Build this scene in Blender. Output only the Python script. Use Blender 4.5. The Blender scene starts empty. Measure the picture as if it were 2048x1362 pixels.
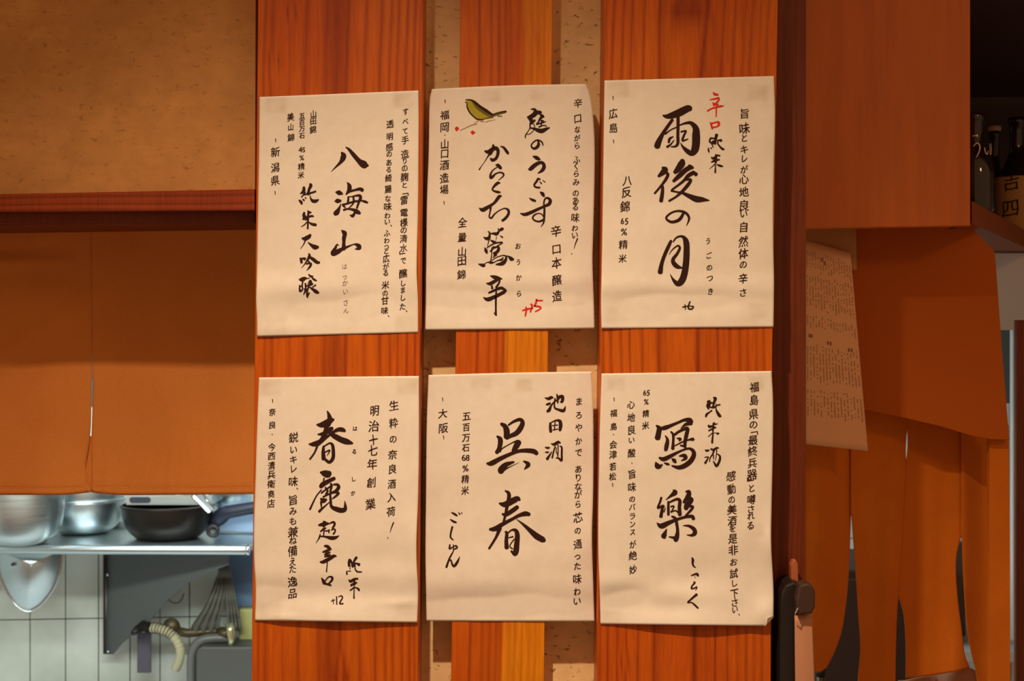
import bpy, bmesh, math, random
from mathutils import Vector, Matrix
random.seed(7)
C = bpy.context.scene.collection
SC = bpy.context.scene
# ---------------------------------------------------------------- camera, world, lights, exposure
S = 0.0007          # metres per photo pixel on the plank face (Y = 0)
D = 2.0             # camera distance to the plank face
ZC = 1.5            # eye height
cam = bpy.data.cameras.new('camera'); cam.sensor_width = 36; cam.lens = 36 * (D / S) / 2048
cam.clip_start = 0.05; cam.clip_end = 60
cam.dof.use_dof = True; cam.dof.focus_distance = D; cam.dof.aperture_fstop = 9.0
co = bpy.data.objects.new('camera', cam); C.objects.link(co)
co.location = (0, -D, ZC); co.rotation_euler = (math.pi / 2, 0, 0); SC.camera = co

w = bpy.data.worlds.new('world'); SC.world = w; w.use_nodes = True
w.node_tree.nodes['Background'].inputs[0].default_value = (1.0, 0.53, 0.27, 1)
w.node_tree.nodes['Background'].inputs[1].default_value = 0.315

def light(name, kind, loc, energy, color, target=None, **kw):
    l = bpy.data.lights.new(name, kind); l.energy = energy; l.color = color
    for k, v in kw.items(): setattr(l, k, v)
    o = bpy.data.objects.new(name, l); C.objects.link(o); o.location = loc
    if target is not None:
        o.rotation_euler = (Vector(target) - Vector(loc)).to_track_quat('-Z', 'Y').to_euler()
    return o
# shaded pendant bulb hanging from the ceiling in front of the sheets (above the frame)
light('pendant_light', 'SPOT', (-0.29, -1.0, ZC + 1.275), 200, (1.0, 0.745, 0.515),
      (0.06, -0.90, 0.0), spot_size=math.radians(109), spot_blend=1.0, shadow_soft_size=0.022)
# added warm fill to brighten the right side; no lamp known there
light('right_fill', 'POINT', (1.35, -1.3, ZC + 0.85), 11.0, (1.0, 0.60, 0.28), shadow_soft_size=0.12)
# fluorescent tube in the kitchen behind the curtains, then two added fills
light('kitchen_tube', 'AREA', (-0.75, 1.15, ZC + 0.55), 16.0, (0.70, 0.86, 1.0), (-0.9, 1.60, 0.6),
      shape='RECTANGLE', size=1.5, size_y=0.06)
light('kitchen_low_fill', 'AREA', (-0.85, 0.38, ZC + 0.02), 18.5, (0.88, 1.0, 0.92), (-0.95, 1.95, ZC - 0.75),
      shape='RECTANGLE', size=1.5, size_y=0.06)  # added fill for the tiles under the steel shelf
light('kitchen_far_fill', 'AREA', (0.9, 1.2, ZC + 0.6), 22.0, (0.80, 0.92, 1.0), (0.9, 1.8, 0.9),
      shape='RECTANGLE', size=1.0, size_y=0.06)  # added fill for what shows through the right curtain's slits
v = SC.view_settings
v.view_transform = 'Standard'; v.look = 'None'; v.gamma = 1; v.use_curve_mapping = False; v.exposure = 0.0
SC.cycles.max_bounces = 6

# ---------------------------------------------------------------- helpers
def P(px, py, Y=0.0, dz=0.0):
    k = S * (D + Y) / D
    return Vector(((px - 1024) * k, Y, ZC - (py - 681) * k + dz))

def lerp(a, b, t): return a + (b - a) * t
def poly_x(pts, y):
    """x on a polyline of (x, y) points at height y"""
    if y <= pts[0][1]:
        a, b = pts[0], pts[1]
    elif y >= pts[-1][1]:
        a, b = pts[-2], pts[-1]
    else:
        for a, b in zip(pts, pts[1:]):
            if a[1] <= y <= b[1]: break
    return a[0] + (b[0] - a[0]) * (y - a[1]) / (b[1] - a[1])
def cat_x(pts, y):
    """smooth (Catmull-Rom in y) version of poly_x, clamped"""
    n = len(pts)
    if y <= pts[0][1]: return pts[0][0]
    if y >= pts[-1][1]: return pts[-1][0]
    for i in range(n - 1):
        if pts[i][1] <= y <= pts[i+1][1]: break
    p0 = pts[max(i-1, 0)]; p1 = pts[i]; p2 = pts[i+1]; p3 = pts[min(i+2, n-1)]
    h = p2[1] - p1[1]; t = (y - p1[1]) / h
    m1 = (p2[0] - p0[0]) / max(p2[1] - p0[1], 1e-6) * h
    m2 = (p3[0] - p1[0]) / max(p3[1] - p1[1], 1e-6) * h
    t2, t3 = t*t, t*t*t
    return (2*t3 - 3*t2 + 1)*p1[0] + (t3 - 2*t2 + t)*m1 + (-2*t3 + 3*t2)*p2[0] + (t3 - t2)*m2

def new_obj(name, mesh, mat=None, parent=None, smooth=False):
    o = bpy.data.objects.new(name, mesh); C.objects.link(o)
    if mat is not None: mesh.materials.append(mat)
    if parent is not None: o.parent = parent
    if smooth:
        mesh.polygons.foreach_set('use_smooth', [True] * len(mesh.polygons))
    return o
def mesh_obj(name, verts, faces, mat=None, parent=None, smooth=False):
    m = bpy.data.meshes.new(name); m.from_pydata([tuple(x) for x in verts], [], faces); m.update()
    return new_obj(name, m, mat, parent, smooth)
def bm_obj(name, bm, mat=None, parent=None, smooth=False):
    m = bpy.data.meshes.new(name); bmesh.ops.recalc_face_normals(bm, faces=bm.faces[:]); bm.to_mesh(m); bm.free()
    return new_obj(name, m, mat, parent, smooth)
def tag(o, label=None, cat=None, group=None, kind=None):
    if label: o['label'] = label
    if cat: o['category'] = cat
    if group: o['group'] = group
    if kind: o['kind'] = kind
    return o
def empty(name, loc, label, cat, group=None):
    o = bpy.data.objects.new(name, None); C.objects.link(o); o.location = loc; o.empty_display_size = 0.02
    tag(o, label, cat, group); bpy.context.view_layer.update()
    return o
def keep(o, parent):
    """parent a world-space mesh to an empty without moving it"""
    o.parent = parent; o.matrix_parent_inverse = Matrix.Translation(parent.location).inverted()
    return o

def box_bm(bm, x0, x1, y0, y1, z0, z1, bev=0.0):
    vs = [bm.verts.new(p) for p in ((x0,y0,z0),(x1,y0,z0),(x1,y1,z0),(x0,y1,z0),(x0,y0,z1),(x1,y0,z1),(x1,y1,z1),(x0,y1,z1))]
    fs = [bm.faces.new([vs[i] for i in f]) for f in ((0,1,5,4),(1,2,6,5),(2,3,7,6),(3,0,4,7),(4,5,6,7),(3,2,1,0))]
    if bev > 0:
        es = list({e for f in fs for e in f.edges})
        bmesh.ops.bevel(bm, geom=es, offset=bev, segments=2, affect='EDGES', profile=0.5)
    return vs
def prism_bm(bm, front, Y1, bev=0.0):
    """front: world points (any Y); extruded along Y to Y1"""
    a = [bm.verts.new(p) for p in front]; b = [bm.verts.new((p[0], Y1, p[2])) for p in front]
    n = len(a); fs = [bm.faces.new(a), bm.faces.new(b[::-1])]
    for i in range(n): fs.append(bm.faces.new((a[i], a[(i+1) % n], b[(i+1) % n], b[i])))
    if bev > 0:
        es = list(fs[0].edges)
        bmesh.ops.bevel(bm, geom=es, offset=bev, segments=2, affect='EDGES', profile=0.5)
def tube_bm(bm, pts, rad, n=12, cap=True):
    pts = [Vector(p) for p in pts]; rings = []
    if not isinstance(rad, (list, tuple)): rad = [rad] * len(pts)
    up = None
    for i, p in enumerate(pts):
        t = (pts[min(i+1, len(pts)-1)] - pts[max(i-1, 0)]).normalized()
        if up is None:
            up = t.orthogonal().normalized()
        up = (up - t * up.dot(t)).normalized(); sd = t.cross(up)
        rings.append([bm.verts.new(p + (up * math.cos(2*math.pi*k/n) + sd * math.sin(2*math.pi*k/n)) * rad[i]) for k in range(n)])
    for a, b in zip(rings, rings[1:]):
        for k in range(n): bm.faces.new((a[k], a[(k+1) % n], b[(k+1) % n], b[k]))
    if cap: bm.faces.new(rings[0][::-1]); bm.faces.new(rings[-1])
def lathe_bm(bm, prof, cx, cy, cz, n=40, M=None):
    rings = []
    for r, z in prof:
        ring = []
        for k in range(n):
            q = Vector((math.cos(2*math.pi*k/n) * r, math.sin(2*math.pi*k/n) * r, z))
            if M is not None: q = M @ q
            ring.append(bm.verts.new(q + Vector((cx, cy, cz))))
        rings.append(ring)
    for a, b in zip(rings, rings[1:]):
        for k in range(n): bm.faces.new((a[k], a[(k+1) % n], b[(k+1) % n], b[k]))
    return rings
def spline(pts, per=6):
    out = []
    n = len(pts)
    for i in range(n - 1):
        p0 = pts[max(i-1, 0)]; p1 = pts[i]; p2 = pts[i+1]; p3 = pts[min(i+2, n-1)]
        for k in range(per):
            t = k / per; t2 = t*t; t3 = t2*t
            out.append(tuple(0.5 * (2*b + (c-a)*t + (2*a-5*b+4*c-d)*t2 + (3*b-a-3*c+d)*t3) for a, b, c, d in zip(p0, p1, p2, p3)))
    out.append(tuple(pts[-1]))
    return out

# ---------------------------------------------------------------- materials
def mat(name, col, rough=0.6, metal=0.0, spec=0.5):
    m = bpy.data.materials.new(name); m.use_nodes = True
    b = m.node_tree.nodes['Principled BSDF']
    b.inputs['Base Color'].default_value = (*col, 1); b.inputs['Roughness'].default_value = rough
    b.inputs['Metallic'].default_value = metal; b.inputs['Specular IOR Level'].default_value = spec
    return m
def N(m, t, **kw):
    n = m.node_tree.nodes.new(t)
    for k, val in kw.items():
        if k.startswith('in_'):
            key = k[3:]; key = int(key) if key.isdigit() else key.replace('_', ' ')
            n.inputs[key].default_value = val
        else: setattr(n, k, val)
    return n
def L(m, a, b): m.node_tree.links.new(a, b)
def bsdf(m): return m.node_tree.nodes['Principled BSDF']
def ramp(m, src, stops):
    r = N(m, 'ShaderNodeValToRGB'); e = r.color_ramp.elements
    e[0].position, e[0].color = stops[0][0], (*stops[0][1], 1)
    e[1].position, e[1].color = stops[-1][0], (*stops[-1][1], 1)
    for p, c in stops[1:-1]:
        x = e.new(p); x.color = (*c, 1)
    L(m, src, r.inputs[0]); return r
def coords(m, scale=(1, 1, 1)):
    g = N(m, 'ShaderNodeNewGeometry'); mp = N(m, 'ShaderNodeMapping'); mp.inputs['Scale'].default_value = scale
    L(m, g.outputs['Position'], mp.inputs['Vector']); return mp.outputs[0]
def noise(m, vec, scale, detail=4, rough=0.55, dist=0.0):
    n = N(m, 'ShaderNodeTexNoise'); n.inputs['Scale'].default_value = scale; n.inputs['Detail'].default_value = detail
    n.inputs['Roughness'].default_value = rough; n.inputs['Distortion'].default_value = dist
    L(m, vec, n.inputs['Vector']); return n.outputs['Fac']
def mixc(m, fac, a, b, mode='MIX'):
    x = N(m, 'ShaderNodeMix', data_type='RGBA', blend_type=mode)
    for s, val in ((0, fac), (6, a), (7, b)):
        if isinstance(val, (int, float)): x.inputs[s].default_value = val
        elif isinstance(val, tuple): x.inputs[s].default_value = (*val, 1)
        else: L(m, val, x.inputs[s])
    return x.outputs[2]
def bump(m, h, strength, dist=0.001):
    b = N(m, 'ShaderNodeBump'); b.inputs['Strength'].default_value = strength; b.inputs['Distance'].default_value = dist
    L(m, h, b.inputs['Height']); L(m, b.outputs[0], bsdf(m).inputs['Normal'])

def wood(name, light_c, dark_c, red_c, rough=0.42):
    """colour from the per-vertex ring pattern painted on the plank plus fine fibre noise"""
    m = mat(name, light_c, rough, spec=0.35)
    at = N(m, 'ShaderNodeAttribute', attribute_name='grain')
    sap = N(m, 'ShaderNodeAttribute', attribute_name='sap')
    fib = noise(m, coords(m, (230, 40, 14)), 1.0, 6, 0.68, 0.5)
    blot = noise(m, coords(m, (9, 9, 5)), 1.0, 3, 0.5)
    c = ramp(m, at.outputs['Fac'], [(0.0, light_c), (0.55, tuple(lerp(a, b, .55) for a, b in zip(light_c, dark_c))), (1.0, dark_c)])
    c1 = mixc(m, ramp(m, blot, [(0.34, (0, 0, 0)), (0.66, (1, 1, 1))]).outputs[0], c.outputs[0], mixc(m, 1.0, c.outputs[0], red_c, 'MULTIPLY'))
    sapc = mixc(m, 1.0, c1, (1.25, 2.0, 1.4), 'MULTIPLY')
    c2 = mixc(m, sap.outputs['Fac'], c1, sapc)
    f = ramp(m, fib, [(0.28, (0.80, 0.76, 0.7)), (0.72, (1.20, 1.26, 1.4))])
    c3 = mixc(m, 1.0, c2, f.outputs[0], 'MULTIPLY')
    L(m, c3, bsdf(m).inputs['Base Color'])
    bump(m, fib, 0.25, 0.0006)
    return m
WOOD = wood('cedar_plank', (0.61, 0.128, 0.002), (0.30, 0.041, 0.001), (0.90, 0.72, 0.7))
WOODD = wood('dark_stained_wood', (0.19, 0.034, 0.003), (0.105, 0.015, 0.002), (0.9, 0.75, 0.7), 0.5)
BEAM = wood('beam_wood', (0.33, 0.052, 0.003), (0.20, 0.026, 0.002), (0.9, 0.75, 0.7), 0.5)

def washi(name, base, fleck, fleck_amt=0.5):
    m = mat(name, base, 0.85, spec=0.2)
    v1 = coords(m, (1, 1, 1.6)); n1 = noise(m, v1, 95, 3, 0.5, 0.6)
    n2 = noise(m, v1, 28, 4, 0.6); n3 = noise(m, v1, 6, 3, 0.5)
    spots = ramp(m, n1, [(0.61, (0, 0, 0)), (0.71, (1, 1, 1))])
    cl = mixc(m, ramp(m, n3, [(0.35, (0, 0, 0)), (0.65, (1, 1, 1))]).outputs[0], tuple(c * 0.90 for c in base), tuple(min(1, c * 1.08) for c in base))
    cl = mixc(m, ramp(m, n2, [(0.35, (0, 0, 0)), (0.70, (0.55, 0.55, 0.55))]).outputs[0], cl, tuple(c * 0.72 for c in base))
    mm = N(m, 'ShaderNodeMath', operation='MULTIPLY'); mm.inputs[1].default_value = fleck_amt
    L(m, spots.outputs[0], mm.inputs[0])
    c2 = mixc(m, mm.outputs[0], cl, fleck)
    L(m, c2, bsdf(m).inputs['Base Color']); bump(m, n2, 0.25, 0.001)
    return m
PLASTER = washi('sand_plaster', (0.90, 0.63, 0.30), (0.20, 0.10, 0.03), 0.85)
WALLP = washi('fibre_wallpaper', (0.62, 0.305, 0.098), (0.18, 0.08, 0.02), 0.42)

PAPER = mat('sheet_paper', (0.86, 0.80, 0.69), 0.75, spec=0.25)
st = N(PAPER, 'ShaderNodeAttribute', attribute_name='stain')
pn = noise(PAPER, coords(PAPER, (1, 1, 1)), 60, 4, 0.6)
pc = ramp(PAPER, pn, [(0.3, (0.83, 0.765, 0.655)), (0.7, (0.875, 0.825, 0.72))])
L(PAPER, mixc(PAPER, st.outputs['Fac'], pc.outputs[0], (0.52, 0.38, 0.24)), bsdf(PAPER).inputs['Base Color'])
NOTE = mat('notice_paper', (0.90, 0.47, 0.25), 0.8, spec=0.2)
INK = mat('black_ink', (0.035, 0.012, 0.008), 0.7, spec=0.15)
INKG = mat('faded_grey_ink', (0.30, 0.20, 0.19), 0.7, spec=0.15)
INKS = mat('brown_black_ink', (0.040, 0.016, 0.010), 0.7, spec=0.15)
RED = mat('red_ink', (0.74, 0.025, 0.012), 0.6, spec=0.2)
GREEN = mat('yellow_green_paint', (0.42, 0.36, 0.03), 0.7, spec=0.15)
OLIVE = mat('olive_paint', (0.15, 0.12, 0.02), 0.7, spec=0.15)
BROWNP = mat('brown_paint', (0.36, 0.20, 0.09), 0.7, spec=0.15)

def cloth(name, base, dk):
    m = mat(name, base, 0.9, spec=0.1)
    n1 = noise(m, coords(m, (1, 1, 1)), 7, 4, 0.55); n2 = noise(m, coords(m, (900, 900, 900)), 1.0, 2, 0.5)
    c = ramp(m, n1, [(0.35, dk), (0.65, base)])
    f = ramp(m, n2, [(0.3, (0.9, 0.9, 0.9)), (0.7, (1.1, 1.1, 1.1))])
    L(m, mixc(m, 1.0, c.outputs[0], f.outputs[0], 'MULTIPLY'), bsdf(m).inputs['Base Color'])
    bump(m, n2, 0.15, 0.0004)
    b = bsdf(m)
    return m
NOREN = cloth('persimmon_cotton', (0.73, 0.262, 0.060), (0.67, 0.232, 0.050))
NOREN2 = cloth('persimmon_cotton_old', (0.68, 0.175, 0.014), (0.60, 0.145, 0.011))
STEEL = mat('brushed_steel', (0.62, 0.68, 0.68), 0.32, 1.0)
_n = noise(STEEL, coords(STEEL, (6, 6, 260)), 1.0, 3, 0.6)
_r = N(STEEL, 'ShaderNodeMapRange'); _r.inputs[3].default_value = 0.24; _r.inputs[4].default_value = 0.44
L(STEEL, _n, _r.inputs[0]); L(STEEL, _r.outputs[0], bsdf(STEEL).inputs['Roughness'])
STEELD = mat('dull_grey_steel', (0.115, 0.12, 0.118), 0.55, 0.35)
CHROME = mat('chrome', (0.8, 0.84, 0.88), 0.12, 1.0)
IRON = mat('black_wok_iron', (0.028, 0.021, 0.016), 0.35, 0.6)
BLACK = mat('black_plastic', (0.012, 0.008, 0.007), 0.45)
NAVY = mat('blue_black_handle', (0.018, 0.020, 0.038), 0.4)
TILE = mat('glazed_tile', (0.66, 0.68, 0.60), 0.22)
_t = noise(TILE, coords(TILE, (1, 1, 1)), 7, 3, 0.5)
L(TILE, ramp(TILE, _t, [(0.35, (0.56, 0.585, 0.51)), (0.65, (0.72, 0.74, 0.68))]).outputs[0], bsdf(TILE).inputs['Base Color'])
GROUT = mat('dark_grout', (0.10, 0.10, 0.085), 0.9)
BRASS = mat('shade_dark_brass', (0.12, 0.09, 0.045), 0.45, 0.6)  # darkened so the colour carries the bracket's shadow
HOSE = mat('beige_hose', (0.52, 0.47, 0.30), 0.55)
NET = mat('grey_brown_net', (0.16, 0.15, 0.125), 0.95)
BLUE = mat('blue_plastic', (0.115, 0.19, 0.32), 0.5)
YELLOW = mat('yellow_plastic', (0.50, 0.48, 0.18), 0.5)
GREYBOX = mat('grey_heater_casing', (0.10, 0.10, 0.09), 0.5, 0.2)
STRIP = mat('purple_grey_strip', (0.10, 0.085, 0.12), 0.5)
GLASS = mat('dark_bottle_glass', (0.020, 0.010, 0.006), 0.08, spec=0.8)
LABEL = mat('tan_bottle_label', (0.55, 0.28, 0.09), 0.75)
CAPM = mat('pale_cap', (0.80, 0.55, 0.40), 0.5)
WHITEINK = mat('white_marker', (0.85, 0.62, 0.50), 0.6)
GREYWALL = mat('pale_grey_wall', (0.62, 0.56, 0.54), 0.8)
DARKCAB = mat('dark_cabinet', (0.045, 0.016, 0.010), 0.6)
SHELFW = mat('shelf_board', (0.30, 0.065, 0.008), 0.5)
PANELW = mat('orange_brown_board', (0.5, 0.12, 0.011), 0.6)
_p = noise(PANELW, coords(PANELW, (40, 40, 4)), 1.0, 4, 0.6)
L(PANELW, ramp(PANELW, _p, [(0.3, (0.50, 0.110, 0.009)), (0.7, (0.62, 0.140, 0.013))]).outputs[0], bsdf(PANELW).inputs['Base Color'])
PANELD = mat('dim_brown_board', (0.46, 0.098, 0.008), 0.75, spec=0.15)
CEIL = mat('kitchen_paint', (0.55, 0.57, 0.55), 0.8)

# ---------------------------------------------------------------- planks with painted grain
def slab(name, Lp, Rp, y0, y1, Y0, Y1, material, lines=(), sap=None, knots=(), nx=150, ny=60, wig=3.0, bev=1.6, seed=0):
    """board between two near-vertical photo-space edge lines; front grid + sides; 'grain' per vertex"""
    verts, faces, gr, sp = [], [], [], []
    rr = random.Random(seed); ph = [rr.uniform(0, 6.28) for _ in range(8)]
    def grain(px, py, xm):
        x = px + (xm - poly_x(Lp, 700)) * 0        # px at height py
        x0 = x - (poly_x(Lp, py) - poly_x(Lp, 700))  # straightened to y=700
        for kx, ky, kr, kh in knots:                 # rings bow round a knot
            d = math.hypot((x0 - kx), (py - ky) * 0.55)
            x0 += (1 if x0 > kx else -1) * -14 * math.exp(-(d / (kr * 2.2)) ** 2)
        x0 += wig * (math.sin(py / 190 + ph[0]) + 0.6 * math.sin(py / 83 + ph[1]) + 0.5 * math.sin(x0 / 60 + py / 310))
        g = 0.10
        for ln in lines:
            lx, wd, a = ln
            g += 1.25 * a * math.exp(-abs((x0 - lx) / wd) ** 1.6)
        for kx, ky, kr, kh in knots:
            d = math.hypot(x0 - kx, (py - ky) * 0.8)
            g += kh * math.exp(-(d / kr) ** 4) + 0.25 * math.exp(-((d - kr * 1.5) / (kr * 0.22)) ** 2)
        return max(0, min(1, g))
    ys = [lerp(y0, y1, j / ny) for j in range(ny + 1)]
    us = [0.0, 0.004] + [lerp(0.008, 0.992, i / nx) for i in range(nx + 1)] + [0.996, 1.0]
    W = len(us)
    for py in ys:
        a, b = poly_x(Lp, py), poly_x(Rp, py)
        for i, u in enumerate(us):
            px = lerp(a, b, u); yo = Y0
            if i in (0, W - 1): yo = Y0 + bev * S
            verts.append(P(px, py, Y0) + Vector((0, yo - Y0, 0)))
            gr.append(grain(px, py, px)); sp.append(sap(px, py) if sap else 0.0)
    for j in range(ny):
        for i in range(W - 1):
            faces.append((j*W + i, (j+1)*W + i, (j+1)*W + i + 1, j*W + i + 1))
    # sides and back
    nfront = len(verts)
    for j in (0, ny):
        pass
    Lb, Rb = [], []
    for j in range(ny + 1):
        for i, lst in ((0, Lb), (W - 1, Rb)):
            vv = verts[j*W + i]; lst.append(len(verts)); verts.append(Vector((vv[0], Y1, vv[2])))
            gr.append(gr[j*W + i]); sp.append(sp[j*W + i])
    for j in range(ny):
        faces.append((j*W, Lb[j], Lb[j+1], (j+1)*W))
        faces.append((j*W + W-1, (j+1)*W + W-1, Rb[j+1], Rb[j]))
        faces.append((Lb[j], Rb[j], Rb[j+1], Lb[j+1]))
    faces.append(tuple(range(W)) + (Rb[0], Lb[0]))
    faces.append((Lb[ny], Rb[ny]) + tuple(ny*W + i for i in range(W - 1, -1, -1)))
    o = mesh_obj(name, verts, faces, material)
    for nm, dat in (('grain', gr), ('sap', sp)):
        at = o.data.attributes.new(nm, 'FLOAT', 'POINT'); at.data.foreach_set('value', dat)
    return o
TOP, BOT = -260, 1640
def auto_lines(x0, x1, seed, n):
    r = random.Random(seed); out = []; x = x0
    while x < x1:
        x += r.uniform(0.5, 1.6) * (x1 - x0) / n; out.append((x, r.uniform(2.5, 5), r.uniform(0.2, 0.55)))
    return out

l_lines = [(527,3,.45),(541,4,.5),(576,3,.3),(608,5,.5),(648,5,.35),(670,20,.62),(691,4,.5),(728,4,.45),(759,4.5,.55),(779,3,.5),(794,3,.55),(812,3,.6),(828,3,.6),(838,2,.5)]
r_lines = [(1206,3,.5),(1222,3,.6),(1242,3,.55),(1259,2.6,.6),(1284,2.6,.6),(1317,4,.6),(1325,12,.25),(1397,5,.8),(1418,18,.25),(1438,2.6,.6),(1462,3,.5),(1482,4,.4),(1498,4,.45),(1515,3,.35),(1530,3,.45)]
s_lines = [(951,3,.6),(975,4,.4),(990,4,.5),(1003,4,.45),(1012,3,.3),(1028,3,.22),(1040,3,.25),(1054,3,.25),(1068,3,.22),(1080,3,.25)]
sap_edge = [(1075, -260), (1046, 0), (1044, 200), (1022, 520), (1011, 700), (1006, 1000), (1004, 1330), (1004, 1640)]
def slat_sap(px, py):
    e = cat_x(sap_edge, py) + 2 * math.sin(py / 60)
    return max(0, min(1, (px - e) / 5 + .5))
def side_sap(px, py): return 0.0

pl = slab('wall_plank', [(516, 0), (503, 1362)], [(846, 0), (836, 1362)], TOP, BOT, 0.0, 0.075, WOOD, l_lines,
          knots=((550, 130, 7, .8), (690, 1352, 9, .7), (578, 22, 5, .6)), seed=1)
tag(pl, 'wide orange cedar plank left of the middle, behind the two left sheets', 'plank')
pr = slab('wall_plank', [(1208, 0), (1194, 1362)], [(1556, 0), (1545, 700), (1542, 1362)], TOP, BOT, 0.0, 0.075, WOOD, r_lines,
          knots=((1366, 14, 25, .95), (1255, 1318, 4, .7)), seed=2)
tag(pr, 'wide orange cedar plank on the right, with a round dark knot at its top', 'plank')
psl = slab('wall_slat', [(921, 0), (902, 1362)], [(1105, 0), (1088, 1362)], TOP, BOT, 0.034, 0.075, WOOD, s_lines, sap=slat_sap, wig=2.2, seed=3)
tag(psl, 'narrow middle slat with a pale yellow right half, set back between the planks', 'slat')

def plain_slab(name, x0, x1, y0, y1, Y0, Y1, material, kind=None, **k):
    return slab(name, [(x0, 0), (x0, 1362)], [(x1, 0), (x1, 1362)], y0, y1, Y0, Y1, material, nx=20, ny=10, **k)
# plaster seen between the boards
bm = bmesh.new(); a = P(512, TOP, 0.076); b = P(1540, BOT, 0.076)
box_bm(bm, a.x, b.x, 0.0755, 0.115, b.z, a.z)
o = bm_obj('wall_plaster', bm, PLASTER); tag(o, kind='structure', label='pale sand plaster showing between the planks')
o.name = 'wall_middle'

# upper left wallpapered panel + beam
def quad_slab(name, pts, Y0, Y1, material, bev=0.0, parent=None):
    bm = bmesh.new(); prism_bm(bm, [P(x, y, Y0) for x, y in pts][::-1], Y1, bev)
    return bm_obj(name, bm, material, parent)
o = quad_slab('wall_left', [(-420, TOP), (512, TOP), (510, 392), (-420, 400)], 0.040, 0.075, WALLP); tag(o, kind='structure', label='fibre-flecked tan wallpaper above the beam')

def hboard(name, y_top, y_bot, Y0, Y1, material, x0=-420, x1=509, seed=5, lines=14):
    """horizontal beam; y_top / y_bot: functions of px"""
    verts, faces, gr, sp = [], [], [], []
    nx, ny = 60, 26; r = random.Random(seed); rows = [(r.uniform(0, 1), r.uniform(.03, .07), r.uniform(.2, .7)) for _ in range(lines)]
    for j in range(ny + 1):
        for i in range(nx + 1):
            px = lerp(x0, x1, i / nx); vv = j / ny; py = lerp(y_top(px), y_bot(px), vv)
            q = P(px, py, Y0)
            if j in (0, ny): q = q + Vector((0, 0.0015, 0))
            verts.append(q); v2 = vv + 0.03 * math.sin(px / 90)
            gr.append(min(1, 0.1 + sum(a * math.exp(-((v2 - c) / s_) ** 2) for c, s_, a in rows))); sp.append(0.0)
    W = nx + 1
    for j in range(ny):
        for i in range(nx): faces.append((j*W+i, (j+1)*W+i, (j+1)*W+i+1, j*W+i+1))
    top = []; bot = []
    for i in range(W):
        for j, l in ((0, top), (ny, bot)):
            vv = verts[j*W+i]; l.append(len(verts)); verts.append(Vector((vv[0], Y1, vv[2]))); gr.append(.3); sp.append(0)
    for i in range(nx):
        faces.append((i, i+1, top[i+1], top[i])); faces.append((ny*W+i, bot[i], bot[i+1], ny*W+i+1))
        faces.append((top[i], top[i+1], bot[i+1], bot[i]))
    faces.append(tuple([j*W + nx for j in range(ny + 1)] + [bot[nx], top[nx]]))
    faces.append(tuple([j*W for j in range(ny, -1, -1)] + [top[0], bot[0]]))
    o = mesh_obj(name, verts, faces, material)
    for nm, dat in (('grain', gr), ('sap', sp)):
        at = o.data.attributes.new(nm, 'FLOAT', 'POINT'); at.data.foreach_set('value', dat)
    return o
beam = hboard('lintel_beam', lambda x: 388 - (x / 510) * 10, lambda x: 424 - (x / 510) * 2.5, 0.002, 0.16, BEAM)
tag(beam, 'dark reddish horizontal beam under the wallpaper, over the left curtain', 'beam')
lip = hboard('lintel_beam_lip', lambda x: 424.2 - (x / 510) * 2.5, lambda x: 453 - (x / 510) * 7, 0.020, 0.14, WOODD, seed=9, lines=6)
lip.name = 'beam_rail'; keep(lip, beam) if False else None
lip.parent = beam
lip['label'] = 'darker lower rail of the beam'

# right post, box board above, notch
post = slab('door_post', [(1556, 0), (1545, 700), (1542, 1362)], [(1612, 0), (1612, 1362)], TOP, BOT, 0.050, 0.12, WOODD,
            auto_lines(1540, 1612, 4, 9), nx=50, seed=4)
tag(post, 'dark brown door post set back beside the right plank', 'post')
lb = empty('lintel_box', P(1770, 452, .28), 'plain orange-brown boarding over the doorway, above the right curtain', 'boarding')
keep(quad_slab('front_board', [(1520, TOP), (1941, TOP), (1941, 452), (1520, 459)], 0.270, 0.288, PANELW, bev=0.002), lb)
_a = P(1520, 400, .36); _b = P(1941, 400, .27)
bm = bmesh.new(); box_bm(bm, _a.x, _b.x, .289, 1.28, _a.z, _a.z + .018); keep(bm_obj('top_light_seal', bm, PANELW), lb)  # hidden board added to seal off kitchen light
bm = bmesh.new(); box_bm(bm, _b.x - .018, _b.x, .289, 1.28, ZC + .188, ZC + .655); keep(bm_obj('side_light_seal', bm, PANELW), lb)  # added to keep kitchen light from showing behind the bottles
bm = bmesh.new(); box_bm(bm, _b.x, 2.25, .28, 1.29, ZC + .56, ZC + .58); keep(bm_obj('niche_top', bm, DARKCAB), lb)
bm = bmesh.new(); box_bm(bm, _b.x, 2.25, .28, .29, ZC + .58, ZC + .66); keep(bm_obj('niche_top_front', bm, DARKCAB), lb)

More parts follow.
